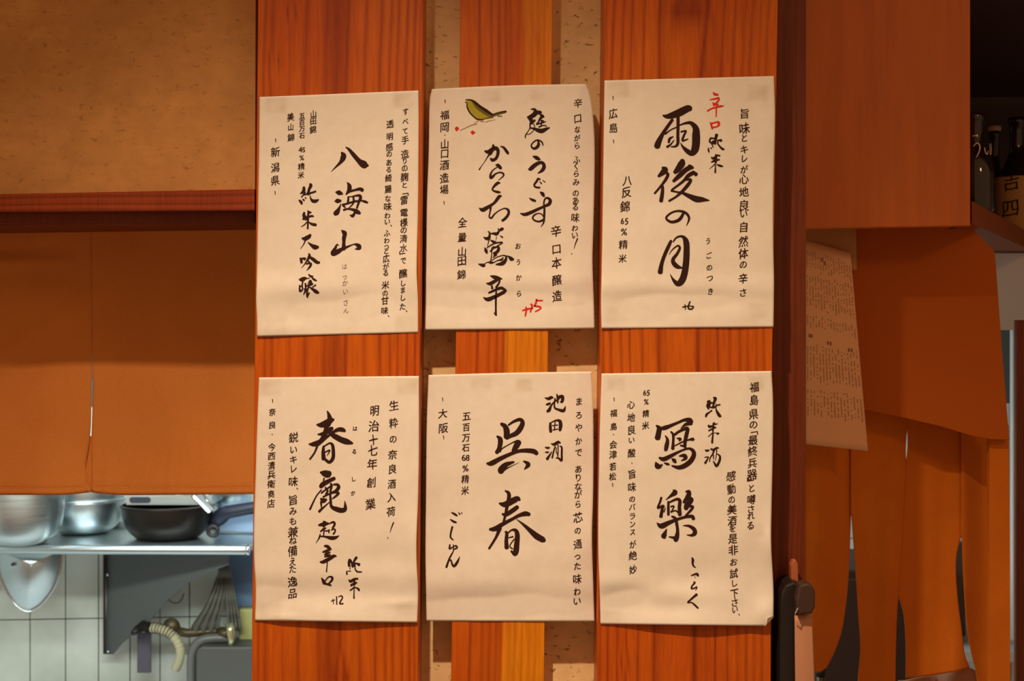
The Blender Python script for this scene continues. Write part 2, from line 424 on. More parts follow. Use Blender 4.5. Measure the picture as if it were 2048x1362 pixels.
# ---------------------------------------------------------------- menu sheets
class Sheet:
    def __init__(s, Lp, Rp, Y0, bumps, stains, seed, topbow=0.0, corner=None):
        s.L, s.R, s.Y0, s.bumps, s.stains, s.seed, s.topbow, s.corner = Lp, Rp, Y0, bumps, stains, seed, topbow, corner
        r = random.Random(seed); s.ph = [r.uniform(0, 6.28) for _ in range(10)]
    def uv(s, u, v):
        yl = lerp(s.L[0][1], s.L[-1][1], v); yr = lerp(s.R[0][1], s.R[-1][1], v)
        xl = cat_x(s.L, yl); xr = cat_x(s.R, yr)
        return lerp(xl, xr, u), lerp(yl, yr, u) - s.topbow * math.sin(math.pi * u) * (1 - v) ** 6
    def h(s, px, py):
        """height towards the camera in metres"""
        p = s.ph; d = 0.0
        d += 0.00055 * math.sin(px / 47 + p[0]) * math.sin(py / 61 + p[1])
        d += 0.00050 * math.sin(py / 33 + px / 140 + p[2]) + 0.00028 * math.sin(py / 17 + px / 60 + p[3])
        d += 0.00022 * math.sin(px / 19 + py / 45 + p[4])
        v = (py - s.L[0][1]) / (s.L[-1][1] - s.L[0][1])
        d *= 0.35 + 0.9 * max(0, min(1, v))
        d += 0.0016
        for cx, cy, sx, sy, a in s.bumps:
            d += 1.7 * a * math.exp(-((px - cx) / sx) ** 2 - ((py - cy) / sy) ** 2)
        return max(d, 0.0009)
    def pt(s, px, py, lift=0.0):
        Y = s.Y0 - s.h(px, py) - lift
        return P(px, py, Y)
    def build(s, label, group='handwritten drink menu sheets on the planks'):
        nx, ny = 84, 124; verts, faces, stn, ok = [], [], [], []
        for j in range(ny + 1):
            for i in range(nx + 1):
                u, v = i / nx, j / ny
                px, py = s.uv(u, v)
                if s.corner:
                    t_ = (px - s.corner[0]) / s.corner[2] + (py - s.corner[1]) / s.corner[3]
                    if py > s.corner[1] and t_ > 1: px -= (t_ - 1) * s.corner[2]
                verts.append(s.pt(px, py))
                q = 0.0
                for cx, cy, rx, ry, a in s.stains:
                    e = max(abs(px - cx) / rx, abs(py - cy) / ry)
                    wob = 0.72 + 0.22 * math.sin(px * .13 + cy) + 0.18 * math.sin(py * .21 + px * .09 + cx)
                    q = max(q, a * wob * max(0, min(1, (1.25 - e) / 0.5)))
                stn.append(q)
                ok.append(True)
        W = nx + 1
        for j in range(ny):
            for i in range(nx):
                f = (j*W+i, (j+1)*W+i, (j+1)*W+i+1, j*W+i+1)
                if all(ok[k] for k in f): faces.append(f)
        o = mesh_obj('menu_sheet', verts, faces, PAPER, smooth=True)
        at = o.data.attributes.new('stain', 'FLOAT', 'POINT'); at.data.foreach_set('value', stn)
        md = o.modifiers.new('thickness', 'SOLIDIFY'); md.thickness = 0.00025; md.offset = 1 if False else -1
        tag(o, label, 'menu sheet', group); s.obj = o
        return o

TS = 0.34
def corners(a, b, c, d, r=20): return [(a[0], a[1], r, r*.8, TS), (b[0], b[1], r, r*.8, TS), (c[0], c[1], r, r*.8, TS*.6), (d[0], d[1], r, r*.8, TS*.6)]
s1 = Sheet([(519,194),(518,300),(516,420),(513.5,560),(512.5,600),(514,640),(514,673)], [(837,181),(837.5,250),(836,420),(833.5,540),(836,600),(836,665)], 0.0,
           [(600, 575, 150, 22, .0010), (700, 610, 180, 24, -.0009), (836, 560, 40, 60, .002), (514, 600, 30, 50, .002), (560, 660, 60, 20, .0015)],
           corners((552,210),(806,200),(552,650),(812,646)), 1)
s2 = Sheet([(864,178),(859.5,200),(857.5,300),(854,400),(852,520),(850,620),(849.5,660)], [(1172,168),(1180,190),(1186,230),(1189.5,300),(1187,450),(1185,520),(1187.5,600),(1189,657)], 0.034,
           [(1185, 200, 40, 120, -.004), (1000, 600, 260, 22, -.0012), (960, 560, 260, 20, .0009), (1185, 480, 30, 90, .002), (860, 200, 14, 60, -.003), (950, 655, 90, 18, .001)],
           [(982, 192, 17, 11, TS), (1076, 190, 14, 10, TS*.8)], 2, topbow=2.0)
s3 = Sheet([(1209,161),(1207,300),(1205,450),(1203,560),(1202,600),(1203,657)], [(1548,152),(1550,230),(1547,380),(1546.5,480),(1548,560),(1547,654)], 0.0,
           [(1350, 575, 240, 22, .0013), (1380, 600, 240, 20, -.0010), (1546, 250, 30, 80, .0015), (1203, 600, 30, 60, .002)],
           corners((1238,178),(1516,186),(1232,628),(1516,622)), 3)
s4 = Sheet([(518,755),(514,860),(511,960),(508,1060),(508.5,1120),(511.5,1180),(510,1241)], [(838,752),(838,900),(836,1000),(833,1080),(833.5,1130),(836,1180),(834.5,1245)], 0.0,
           [(690, 1262, 110, 60, .0042), (700, 1150, 260, 26, .0010), (650, 1190, 240, 24, -.0010), (835, 1090, 30, 60, .0025), (800, 1206, 40, 9, .0008), (565, 1235, 30, 8, .0008)],
           corners((540,775),(815,773),(540,1222),(812,1215)), 4)
s5 = Sheet([(857,750),(853.5,850),(852,1000),(851,1100),(852,1180),(853,1242)], [(1183,743),(1186,800),(1187,900),(1186,1000),(1184,1070),(1186,1150),(1189,1243)], 0.034,
           [(1000, 1165, 220, 30, .0016), (1000, 1210, 240, 22, -.0012), (1000, 1120, 200, 30, .0008), (1185, 1080, 30, 80, .0025)],
           [(962, 766, 20, 11, TS*.8), (1048, 770, 16, 12, TS)], 5, topbow=1.0)
s6 = Sheet([(1203,747),(1200,850),(1198,950),(1196.5,1050),(1197,1110),(1199.5,1180),(1201,1248)], [(1543,742),(1546,800),(1545.5,900),(1543,1020),(1542,1080),(1547,1180),(1547,1252)], 0.0,
           [(1400, 1275, 130, 70, .0065), (1260, 1190, 60, 22, -.0018), (1230, 1168, 60, 22, .0014), (1330, 1215, 70, 20, -.0014), (1350, 1190, 90, 24, .0016), (1545, 1090, 22, 40, .003), (1535, 1225, 26, 30, .0035)],
           corners((1232,768),(1512,766),(1224,1234),(1512,1060), 16), 6, corner=(1530, 1234, 18, 17))
s1.build('handwritten white sheet with three big black characters and a fainter grey gloss, top left')
s2.build('handwritten white sheet with a small green bird painted on it')
s3.build('top right handwritten white sheet, with two red characters beside its big title')
s4.build('bottom left handwritten white sheet, with plus twelve written near its lower edge')
s5.build('bottom middle handwritten white sheet, with two big black title characters')
s6.build('bottom right handwritten white sheet with a folded lower corner')
# folded corner flap of the last sheet
_f = [s6.pt(1547.5, 1231, .0004), s6.pt(1532.5, 1250, .0004), s6.pt(1535, 1236.5, .0050)]
fl = mesh_obj('folded_corner', _f + [q + Vector((0, .0003, 0)) for q in _f], [(0, 1, 2), (5, 4, 3), (0, 3, 4, 1), (1, 4, 5, 2), (2, 5, 3, 0)], PAPER, s6.obj)

# ---------------------------------------------------------------- brush strokes
def stroke_geo(pts, sheet, verts, faces, lift=0.00045, rough=0.35):
    """pts: (x, y, width) in photo pixels"""
    if len(pts) < 2: pts = pts + [(pts[0][0] + .1, pts[0][1], pts[0][2])]
    sp = spline(pts, 5); n = len(sp); base = len(verts); ring = []
    r = random.Random(int(pts[0][0] * 31 + pts[0][1] * 17))
    for i, (x, y, w_) in enumerate(sp):
        a = sp[max(i-1, 0)]; b = sp[min(i+1, n-1)]
        tx, ty = b[0]-a[0], b[1]-a[1]; ln = math.hypot(tx, ty) or 1; tx /= ln; ty /= ln
        hw = max(w_, 0.35) / 2
        ring.append((x, y, tx, ty, hw))
    out = []
    def add(x, y):
        verts.append(sheet.pt(x, y, lift)); return len(verts) - 1
    for x, y, tx, ty, hw in ring:
        j1 = hw * (1 + r.uniform(-.04, .04) * rough); j2 = hw * (1 + r.uniform(-.04, .04) * rough)
        out.append((add(x - ty * j1, y + tx * j1), add(x + ty * j2, y - tx * j2)))
    for (a, b), (c, d) in zip(out, out[1:]):
        faces.append((a, b, d)); faces.append((a, d, c))
    for idx, sgn in ((0, -1), (n - 1, 1)):       # round caps
        x, y, tx, ty, hw = ring[idx]
        c = add(x, y); prev = None
        for k in range(7):
            an = -math.pi / 2 + math.pi * k / 6
            ex = x + sgn * tx * math.cos(an) * hw * .8 - ty * math.sin(an) * hw
            ey = y + sgn * ty * math.cos(an) * hw * .8 + tx * math.sin(an) * hw
            cur = add(ex, ey)
            if prev is not None: faces.append((c, prev, cur))
            prev = cur
def brush(sheet, name, material, blocks, label=None, lift=0.00045):
    if len(blocks) > 1:
        for bl in blocks: o = brush(sheet, name, material, [bl], label, lift)
        return o
    verts, faces = [], []
    for ox, oy, sc, txt in blocks:
        for st_ in txt.split('|'):
            nums = [float(t) for t in st_.split()]
            pts = [(ox + nums[i] / sc, oy + nums[i+1] / sc, nums[i+2] / sc) for i in range(0, len(nums) - 2, 3)]
            if pts: stroke_geo(pts, sheet, verts, faces, lift)
    o = mesh_obj(name, verts, faces, material, sheet.obj)
    if label: o['label'] = label
    return o
A, B, K = 13.62, 11.35, 17.03
# --- sheet one
brush(s1, 'title_lettering', INK, [
 (630,280,A,"730 345 60 775 420 150 755 510 140 690 610 85 570 730 45 440 860 10|835 190 20 920 250 70 1050 400 110 1190 560 130 1290 640 190 1370 680 190 1440 690 60"),
 (630,350,A,"570 465 40 650 480 130 740 510 60|540 710 30 610 705 125 700 700 60|710 770 10 660 900 70 600 1010 140 550 1050 120|880 205 30 935 290 110 935 380 115 900 450 80 845 530 30|860 520 30 930 450 70 1080 410 60 1220 380 90 1290 410 100|910 590 40 905 680 60 890 760 50|890 600 30 1000 585 30 1200 555 70 1240 620 90 1200 720 70 1140 900 50|1040 590 50 1055 700 60 1020 800 40 930 890 25|750 810 60 870 780 50 1080 720 60 1260 700 40 1350 720 70 1430 750 50|770 830 60 820 880 40|785 950 60 900 920 50 1060 950 80 1150 1000 120 1220 1040 70|1090 1000 60 1060 1070 70 1020 1110 90 950 1090 20"),
 (630,440,A,"725 280 30 790 340 120 815 380 110 790 480 110 785 620 90 780 780 120|650 700 15 600 665 40 550 770 80 485 890 120 510 930 100 620 860 130 740 790 90 880 730 60 1040 665 30 1120 665 70 1190 710 130 1205 770 90 1100 790 30"),
 (560,360,A,"650 200 70 650 270 90 620 330 80 550 370 20|690 330 30 620 420 30 590 460 40|820 110 60 840 150 90 790 260 70 770 380 90|640 410 30 720 380 50 780 370 50 880 340 50 970 310 50|820 420 20 840 510 50 900 570 90 980 570 90 1050 530 30|690 480 35 705 500 35|620 520 30 655 550 50|520 550 40 575 600 80 590 650 50|750 830 20 790 880 80 850 880 30|660 890 60 650 970 90 700 1030 100 700 1080 60|770 890 50 765 1000 60 760 1180 50 755 1320 50|630 1060 60 760 1010 50 860 980 60 910 990 40|740 1140 30 660 1220 30 575 1275 15|790 1150 30 870 1200 70 970 1220 80"),
 (560,450,A,"600 360 40 680 370 110 780 320 110 825 270 70|690 420 40 640 530 25 555 650 10|760 470 20 860 550 80 950 600 130 1030 600 80|535 900 20 570 930 70 585 1020 70|590 920 60 660 900 40 690 920 50 650 950 30|790 780 40 800 850 80 740 960 50 660 1080 25 590 1165 12|800 870 60 900 930 90 1000 1010 90 1070 1020 60|740 960 30 790 1000 50|720 1060 40 800 1040 50 845 1060 60 810 1140 60 725 1240 10"),
 (560,520,A,"525 530 40 600 530 120 680 500 90 740 500 30 800 495 25|620 590 40 600 690 40 560 720 35|535 680 30 535 780 50 545 850 50 600 820 50|690 640 50 700 760 50 680 860 50 640 940 20|600 680 40 620 790 40|660 790 40 740 800 30|780 390 30 830 440 60 900 440 30|870 480 40 930 530 60 990 560 40|790 600 50 830 560 50 850 620 60 800 660 50|760 640 30 900 650 30|740 700 50 850 680 30 900 650 30|970 680 40 930 710 35 880 740 25|790 710 40 740 840 50 740 960 60 750 1015 40|810 740 30 900 800 70 980 860 100 1045 890 60|800 890 30 760 950 60")])
# --- sheet two
brush(s2, 'title_lettering', INK, [
 (1000,205,A,"840 185 20 920 180 60 970 230 90 960 300 120 880 360 120 740 400 30|930 270 80 1050 270 110 1110 270 80|800 400 110 850 480 110 870 560 90|950 480 50 890 540 60|820 560 40 815 690 35 780 760 20 700 880 30 690 960 30|920 590 25 945 660 25 910 760 20 820 850 20 740 870 20|810 690 30 920 710 60 1050 760 110 1150 770 120 1260 720 80 1350 685 30|1100 340 50 1160 370 80 1090 440 60 1050 520 40 1000 590 50|1150 350 60 1190 390 50|1000 590 40 1120 560 40 1240 520 25|1110 480 40 1180 510 50|1130 500 30 1125 620 35|1065 665 45 1150 630 30 1220 625 30 1270 650 25|1040 1050 50 1050 1150 80 990 1230 80 910 1250 60 850 1180 40 900 1090 35 1000 1025 40 1090 1040 40 1150 1090 40 1170 1165 30"),
 (1000,295,A,"890 235 20 980 270 100 1050 310 90 1085 320 50|790 590 60 840 575 110 950 480 110 1080 410 90 1170 430 90 1200 520 100 1150 620 90 1035 700 25|1090 870 40 1040 850 60 990 930 60 930 1020 50 980 1080 50 1080 1090 50|1075 920 15 1130 980 40|1165 895 20 1225 940 30"),
 (1000,365,A,"800 425 20 880 470 70 960 500 60|1100 260 40 1160 310 100 1195 370 60|560 840 30 680 870 90 850 810 90 1000 740 80 1200 650 70 1330 590 90 1370 490 90 1300 420 60 1230 440 45 1195 550 45 1210 700 55 1205 900 60 1190 1080 45 1110 1210 10|1190 930 40 1130 860 30 1040 840 30 930 890 45 890 970 45 960 1040 45 1070 1060 50 1170 1020 60"),
 (930,275,A,"545 370 50 640 390 110 750 320 110 850 290 100 900 370 90 880 500 80 820 590 80 740 610 90 690 560 30|765 200 50 770 260 80 700 420 90 640 490 40 540 650 18 440 790 20 390 870 40|965 240 20 1050 270 60 1130 370 80 1170 430 70|840 750 30 900 760 100 975 835 80|870 810 25 760 890 35 700 990 50 700 1090 80 760 1060 70 830 990 45 950 950 40 1040 980 50 1040 1050 40 910 1165 15"),
 (930,355,A,"950 150 40 890 150 80 800 230 65 745 320 45 800 370 50 900 395 70 955 400 40|990 505 40 930 520 90 840 640 80 760 720 70 600 820 100 480 880 110 385 830 20|700 820 60 680 950 40 660 1070 40 720 1100 50 800 1000 40 930 900 30 1080 840 35 1180 890 70 1180 1000 70 1100 1110 75 1020 1170 70"),
 (930,445,A,"620 240 15 665 270 45 670 350 60 640 430 100 560 430 70 505 390 15|650 490 30 610 650 15|700 300 30 800 300 70 860 310 90 920 240 50 900 160 25|860 390 20 840 490 12|930 220 50 1000 180 90 1040 165 50|955 360 20 1020 400 45|690 475 20 770 520 70 840 540 50|600 690 25 700 620 35 830 560 40 1020 540 40 930 610 30 870 640 30|540 680 20 570 760 90 595 830 50|780 660 50 720 760 50 690 780 40|740 700 60 900 660 50 915 730 80 860 810 80 780 830 50|720 790 40 730 850 25 715 950 30 700 1060 35|800 880 70 860 880 40|760 950 25 860 880 30|740 1030 25 850 950 25 1040 895 30 1120 930 50 1105 1020 80 1040 1100 110 960 1130 90 840 1140 30|780 1090 25 900 1030 30 1000 1010 60 1040 950 25|1120 910 20 1180 920 40 1265 990 110 1320 1000 50|365 1130 20 470 1160 90 520 1170 90|540 1120 25 620 1080 25 700 1090 70 790 1090 30"),
 (930,540,A,"690 155 20 790 190 100 900 220 100 1010 240 25|580 360 20 680 370 90 800 310 90 910 250 70|940 260 60 930 340 50 850 470 60|730 430 50 740 500 60|650 620 50 760 570 60 900 510 70 1000 490 80 1110 550 50|500 745 20 620 800 110 780 740 100 950 660 90 1060 600 90 1130 550 30|850 580 40 840 800 55 840 1000 50 840 1150 55 845 1230 50|795 1170 30 840 1200 70")])
brush(s2, 'red_number', RED, [(930,540,A,"1570 1100 40 1720 1060 50 1850 1040 30|1660 1010 40 1670 1100 50 1640 1250 40|1800 930 50 1830 980 50 1780 1140 45|1950 800 50 1930 900 50 1890 980 50|1960 830 40 2110 830 40|1900 980 40 2030 1000 50 2060 1050 40 1920 1130 40")], 'red number plus fifteen')
# --- sheet three
brush(s3, 'title_lettering', INK, [
 (1290,200,B,"410 350 35 520 370 110 750 300 170 950 200 160 1020 190 130|620 450 70 520 590 75 400 770 85 310 950 130 275 1050 140|750 400 75 750 600 70 745 800 70 745 980 70 690 1050 50 590 1060 25|460 770 40 580 680 30 710 620 30|790 570 30 900 530 50 1040 520 80 1150 640 140 1160 800 180 1155 1000 180 1130 1130 170 1060 1210 120 950 1150 100 850 1050 50 810 970 15|820 720 40 930 700 40 890 790 50 850 920 50 975 885 25|640 830 25 560 880 60 540 960 50|660 910 20 580 1010 40 505 1060 60"),
 (1290,310,B,"400 290 60 460 330 130 400 400 120 310 480 60|480 400 60 520 440 70 480 540 70 380 680 55 220 870 45|400 710 60 395 850 80 365 1040 90|850 130 110 830 200 160 740 330 130 680 390 90|1000 240 60 1080 290 70|1040 270 110 920 340 110 790 460 110 650 590 70|1090 380 60 1160 440 90|1100 400 90 980 470 90 860 600 60 610 790 45|600 810 50 730 840 40 850 860 60 1000 930 100 1170 1000 140 1300 1010 110 1460 1030 20|920 560 50 1040 560 60 980 670 80 840 830 70 700 950 50 550 1040 50"),
 (1290,410,B,"870 190 60 800 310 75 700 370 70 580 380 60 480 300 50 560 200 45 700 140 45 850 145 55 960 210 60 1000 320 50 940 470 12"),
 (1290,465,B,"590 190 60 540 300 80 450 500 80 380 700 85 345 900 115|640 210 30 720 110 40 850 90 60 930 200 130 945 400 140 930 700 145 890 950 150 830 1100 150 740 1160 120 640 1070 60 570 940 10|545 500 10 620 390 25 740 300 40 790 350 55 730 480 65 640 600 80 650 690 100 730 770 100 830 800 40"),
 (1380,265,K,"700 190 60 670 310 60 760 360 60 870 370 80|720 190 60 830 200 50|800 290 60 740 340 50|905 80 110 870 230 90 850 370 80|740 390 40 790 490 40|690 540 20 740 530 50|630 520 30 630 600 60 650 670 40|930 270 40 1060 260 80 1040 300 50|950 270 50 950 380 50 1030 490 60 1110 560 80 1160 570 50|870 760 50 1010 790 60|730 840 40 780 880 80 900 820 80|880 770 60 880 900 90 870 1030 70|730 1010 40 850 950 80 1000 920 50|850 1080 40 660 1240 12|870 1090 30 865 1220 45 860 1340 60 865 1370 40|900 1080 20 1020 1130 80 1120 1150 40")])
brush(s3, 'red_lettering', RED, [(1380,180,K,"790 80 30 840 140 90 950 160 60|680 330 30 800 310 50 980 270 70|1000 320 50 900 440 60 800 520 60|780 440 50 880 500 60 960 490 50|600 710 60 720 640 50 900 580 60 1050 550 70 1150 540 25|895 600 45 895 750 45 890 910 35|690 1110 40 730 1200 70 760 1310 70|720 1140 60 850 1110 50 970 1090 70 980 1180 80 930 1240 50 800 1270 50")], 'two red characters')
brush(s3, 'small_number', INK, [(1195,400,5.044,"860 1080 13 912 1068 10|882 1055 11 886 1102 11|932 1025 14 915 1088 17 948 1100 15 968 1075 13 930 1070 10")])
# --- sheet four
brush(s4, 'title_lettering', INK, [
 (590,815,B,"735 85 30 770 170 80 790 280 120 750 400 100|500 390 40 620 390 130 780 310 130 870 270 60|720 400 100 690 560 110 620 720 110 510 830 100|520 610 30 650 590 90 780 510 110 840 470 80|320 830 30 430 830 110 560 780 110 720 670 60 850 570 60 980 500 90 1080 505 100 1130 530 60|780 590 30 880 640 110 1050 730 130 1180 775 130 1300 810 50|500 890 50 440 1030 40 340 1170 40|650 880 50 640 1000 80 650 1160 100|650 890 30 780 810 40 850 850 70 870 1000 80 860 1150 80 780 1240 70 690 1180 60|690 1010 30 790 970 35 730 1090 12"),
 (590,925,B,"580 220 40 650 240 130 740 260 170 780 240 120|660 360 40 640 430 20|890 360 80 780 410 90 640 490 110 585 545 90|600 620 30 480 770 30 340 1060 45|690 570 40 740 640 50 700 720 45|600 690 40 690 620 35 820 530 40|800 480 30 830 510 60 800 660 45|880 500 40 960 500 60 990 560 80 920 650 70 790 690 30|640 780 40 760 720 40 900 680 40 985 690 60 940 750 50 850 820 30|585 820 40 640 860 120 710 840 50|590 900 50 600 1020 30|550 1110 60 600 1060 50 780 900 18|800 740 50 810 880 60 830 1000 70 950 1060 110 1070 1085 110 1140 1040 90 1130 870 12"),
 (590,1030,B,"640 140 25 690 180 70 650 260 50|540 230 40 640 210 90 750 190 50|760 200 20 870 160 50 900 210 50 850 300 40|580 375 30 640 320 45 700 295 30|660 320 30 650 460 30|680 360 25 740 355 30 780 330 20|770 350 40 770 400 30|820 340 20 900 320 35 910 370 35 870 430 40|570 430 20 560 490 40 530 550 25 475 635 10|570 480 30 680 490 40 820 520 85 920 510 70 1000 465 12|670 700 40 730 710 70 770 740 70 820 775 30|630 840 30 700 820 60 790 780 50|800 840 25 720 880 60 670 900 30|670 945 30 740 930 45 800 905 40|570 1065 30 650 1060 80 800 980 80 880 930 70 935 935 30|735 1060 25 725 1180 25 715 1285 30"),
 (600,1100,B,"490 635 25 540 720 80 550 760 60|570 700 25 650 610 30 730 620 50 720 690 50 640 770 30|540 750 50 700 800 40|1130 225 70 1110 300 60 1120 360 60|1150 240 50 1180 300 50 1190 370 50|1280 170 60 1230 250 50 1220 360 50|1190 380 40 1240 330 40 1270 300 30 1340 330 70|1250 320 30 1250 420 30 1300 490 35 1400 495 25|1140 400 20 1130 430 20|1060 480 30 1065 545 40|1090 480 20 1150 475 20|1110 680 30 1150 710 60 1230 660 50 1310 650 40|1240 640 30 1230 780 60|1160 800 50 1230 760 50 1290 740 30|1240 840 30 1140 915 30|1230 820 25 1225 980 25 1225 1090 40|1250 850 20 1310 870 40 1340 910 50|710 1160 20 790 1130 20|745 1110 20 760 1220 20|830 1060 30 835 1230 30|870 1060 15 930 1040 30 965 1080 30 900 1210 35 980 1215 30")])
# --- sheet five
brush(s5, 'title_lettering', INK, [
 (950,820,B,"600 315 70 680 370 110 720 480 140 710 610 120|760 340 40 880 260 60 1020 215 80 1080 290 100 1020 430 120 930 530 110 800 590 90 720 640 70|500 595 40 570 660 110 570 780 110 540 880 90 495 960 90|560 930 70 620 870 30 850 740 25 960 710 70|990 730 130 930 830 130 860 930 70|270 1210 40 370 1210 110 560 1110 100 800 1000 80 1000 930 80 1200 920 100 1340 940 110 1400 985 90|1100 1160 30 1180 1200 80 1205 1250 100 1120 1345 20"),
 (850,730,5.237,"930 1015 20 845 1045 52 800 1095 70 795 1115 60|800 1110 40 870 1075 12 985 1020 3"),
 (950,970,B,"685 130 30 760 180 80 770 290 90 730 470 80 690 680 60 650 830 50|555 415 40 680 440 130 850 360 140 960 310 120 1010 335 60|620 655 40 700 670 90 850 580 100 960 500 90|340 1005 60 460 990 110 640 880 90 850 770 70 1000 690 80 1140 650 110 1230 665 80|560 980 100 480 1180 60 320 1440 50|940 775 10 1080 880 50 1250 1030 100 1400 1160 140 1540 1240 130 1570 1255 90"),
 (950,1020,B,"675 495 20 720 520 70 710 700 85 720 850 105|750 520 30 830 455 40 920 460 80 960 560 110 950 750 120 930 930 130 900 1000 90 820 930 40|760 630 20 860 605 35|890 660 25 790 810 25 850 880 30"),
 (1050,780,A,"540 210 20 640 235 80 720 200 80 765 215 30|580 395 40 640 380 70 685 360 50|610 580 70 660 540 90 710 430 50 790 330 40 940 220 40 1000 150 50|820 230 40 800 370 40 810 480 50 900 530 60 1050 560 90 1100 440 15|870 120 40 890 230 60 890 350 40|900 180 40 1020 170 80 1010 310 80 960 320 30|690 900 60 690 1020 80 700 1130 80|720 880 30 850 825 45 950 850 90 970 970 100 950 1090 80|820 850 30 800 1090 30|740 970 25 890 950 30|760 1090 30 890 1060 30"),
 (1050,860,A,"540 470 15 610 485 60 665 480 40|545 605 15 600 605 50 645 600 30|605 785 80 660 700 55 730 590 20|710 370 20 800 390 80 900 330 80 960 350 40|820 450 35 780 580 40 740 755 45|950 440 30 1000 470 50 1000 650 55 995 830 60 920 770 50 840 760 20|850 480 25 850 600 25 890 650 40 890 740 25|900 400 30 900 620 30"),
 (870,1010,10.09,"335 150 20 400 185 45 445 215 30|475 150 15 500 185 30|530 150 15 545 170 20|310 290 20 370 330 45 425 350 35|350 440 40 320 560 35 315 650 35 370 705 20|300 800 30 295 880 40 350 850 20 420 820 30 445 860 35 390 890 25|370 800 20 370 920 25 350 970 20|350 970 30 290 1080 35 230 1250 45|280 1130 20 320 1110 30 350 1200 40 390 1230 50 450 1150 50 500 1040 10")])
# --- sheet six
brush(s6, 'title_lettering', INK, [
 (1290,830,B,"260 240 40 320 300 110 310 400 120 285 520 130|340 310 60 450 290 100 560 250 80 750 170 60 900 110 70 1010 120 120 1060 155 80|1050 190 80 930 210 70 810 300 12|460 470 25 510 560 70 490 700 100 470 790 80|590 380 40 640 450 60 640 600 60 630 760 80|680 440 60 780 370 60 960 300 80 940 450 90 910 600 80 910 730 60|720 525 20 800 545 70 770 590 20|670 700 25 850 610 35 1000 560 40 1080 550 80 1110 560 40|800 690 30 880 700 60|330 970 50 430 1000 100 600 920 80 800 820 50 980 760 50 1080 800 80 1110 900 100 1040 1040 110 900 1150 110 760 1190 90 610 1150 30|245 1080 40 280 1150 130 330 1165 100 400 1120 15|435 1085 20 500 1110 60 545 1120 40|605 990 20 660 1030 90 690 1070 60|780 930 30 890 920 90 920 980 80 820 1040 15"),
 (1290,970,B,"650 120 50 680 170 120 580 250 60 475 335 15|370 285 50 340 390 50 290 520 50 400 470 50 420 490 60|400 500 60 380 600 70 360 715 80|460 520 20 430 610 30|530 380 50 530 520 60 530 670 60|560 390 40 720 320 60 790 360 80 780 500 80 790 670 90|590 490 40 660 480 30 600 600 30|590 610 40 690 580 30 750 620 40|930 150 40 1000 150 80 980 250 110 880 390 60|960 290 100 1060 330 90 960 450 130 930 530 100|1000 480 60 1090 490 50 1040 570 60 910 710 40|270 860 20 370 930 120 530 860 100 700 790 70 900 730 60 1060 710 80 1100 765 80|610 710 40 690 760 70 720 880 70 740 1050 75 720 1180 110 695 1250 100|545 1175 25 680 1200 70|490 1000 20 450 1100 90 430 1160 130 445 1190 70|870 920 20 1000 930 60 1110 1000 90 1130 1090 100 1060 1140 60 950 1130 15"),
 (1370,785,K,"750 310 40 830 280 60 820 360 120 790 460 140 800 560 50|960 170 30 1030 200 110 1000 310 80 950 480 60|890 350 60 960 350 50|870 500 50 980 510 60 1080 440 45 1190 410 50|1055 370 20 1055 540 40 1090 650 80 1170 780 110 1220 805 60|910 610 50 820 680 50 740 740 80 710 820 60|990 1030 60 1000 1080 60 1110 1060 20|800 1110 50 830 1160 90 950 1150 60 1050 1200 40|960 1060 50 950 1300 60|810 1300 50 920 1240 50 1040 1190 40"),
 (1370,860,K,"950 20 45 950 150 50 930 340 65 925 430 70|930 100 30 790 225 25|970 100 20 1060 100 25 1110 120 80 1160 105 30|690 690 40 750 700 80 830 685 30|670 930 30 790 915 40 760 1000 50 690 1120 80|880 640 50 960 670 70 1080 610 70 1150 610 30|990 680 70 940 820 50 860 940 40 835 1070 35|970 850 40 970 990 30|1080 680 40 1070 830 30 1030 1040 20|1100 820 30 1180 870 60 1190 980 80 1140 1130 80 1070 1220 90 1000 1120 60 960 1060 30"),
 (1350,1100,B,"380 170 20 405 220 60 400 310 45 430 370 35 475 400 12|370 580 25 440 550 35 500 545 60 520 580 50|430 570 12 470 640 10|425 725 25 450 740 40 390 810 35 375 870 40 430 870 30 490 835 30 490 870 25 460 915 10|490 1010 60 440 1050 50 350 1130 40 290 1190 35 370 1190 25 430 1230 40 520 1315 40")])

# painted bird on sheet two
def fill(sheet, name, material, pts, ox, oy, sc, lift):
    sp = spline([(x, y) for x, y in pts] + [pts[0]], 4)[:-1]
    cx = sum(p[0] for p in sp) / len(sp); cy = sum(p[1] for p in sp) / len(sp)
    verts, faces = [], []
    rings = 4
    for k in range(1, rings + 1):
        for x, y in sp:
            verts.append(sheet.pt(ox + lerp(cx, x, k / rings) / sc, oy + lerp(cy, y, k / rings) / sc, lift))
    n = len(sp); verts.append(sheet.pt(ox + cx / sc, oy + cy / sc, lift)); c = len(verts) - 1
    for i in range(n):
        faces.append((c, i, (i+1) % n))
        for k in range(rings - 1):
            faces.append((k*n+i, (k+1)*n+i, (k+1)*n+(i+1) % n, k*n+(i+1) % n))
    return mesh_obj(name, verts, faces, material, sheet.obj)
b_ = fill(s2, 'bird_painting', GREEN, [(590,150),(680,125),(770,155),(860,225),(980,320),(1150,420),(1310,515),(1290,590),(1100,650),(950,668),(820,620),(700,520),(620,380),(590,230)], 890, 190, A, 0.0004)
b_['label'] = 'yellow-green body of the painted bird'
def bstroke(name, material, txt, lift=0.00055, label=None): return brush(s2, name, material, [(890, 190, A, txt)], label, lift)
bstroke('bird_wing', OLIVE, "760 200 40 880 330 90 1050 450 110 1200 540 100 1290 570 60|1290 560 70 1450 500 80 1640 455 60|1440 570 30 1555 578 20|1050 650 25 1300 600 40", 0.00055)
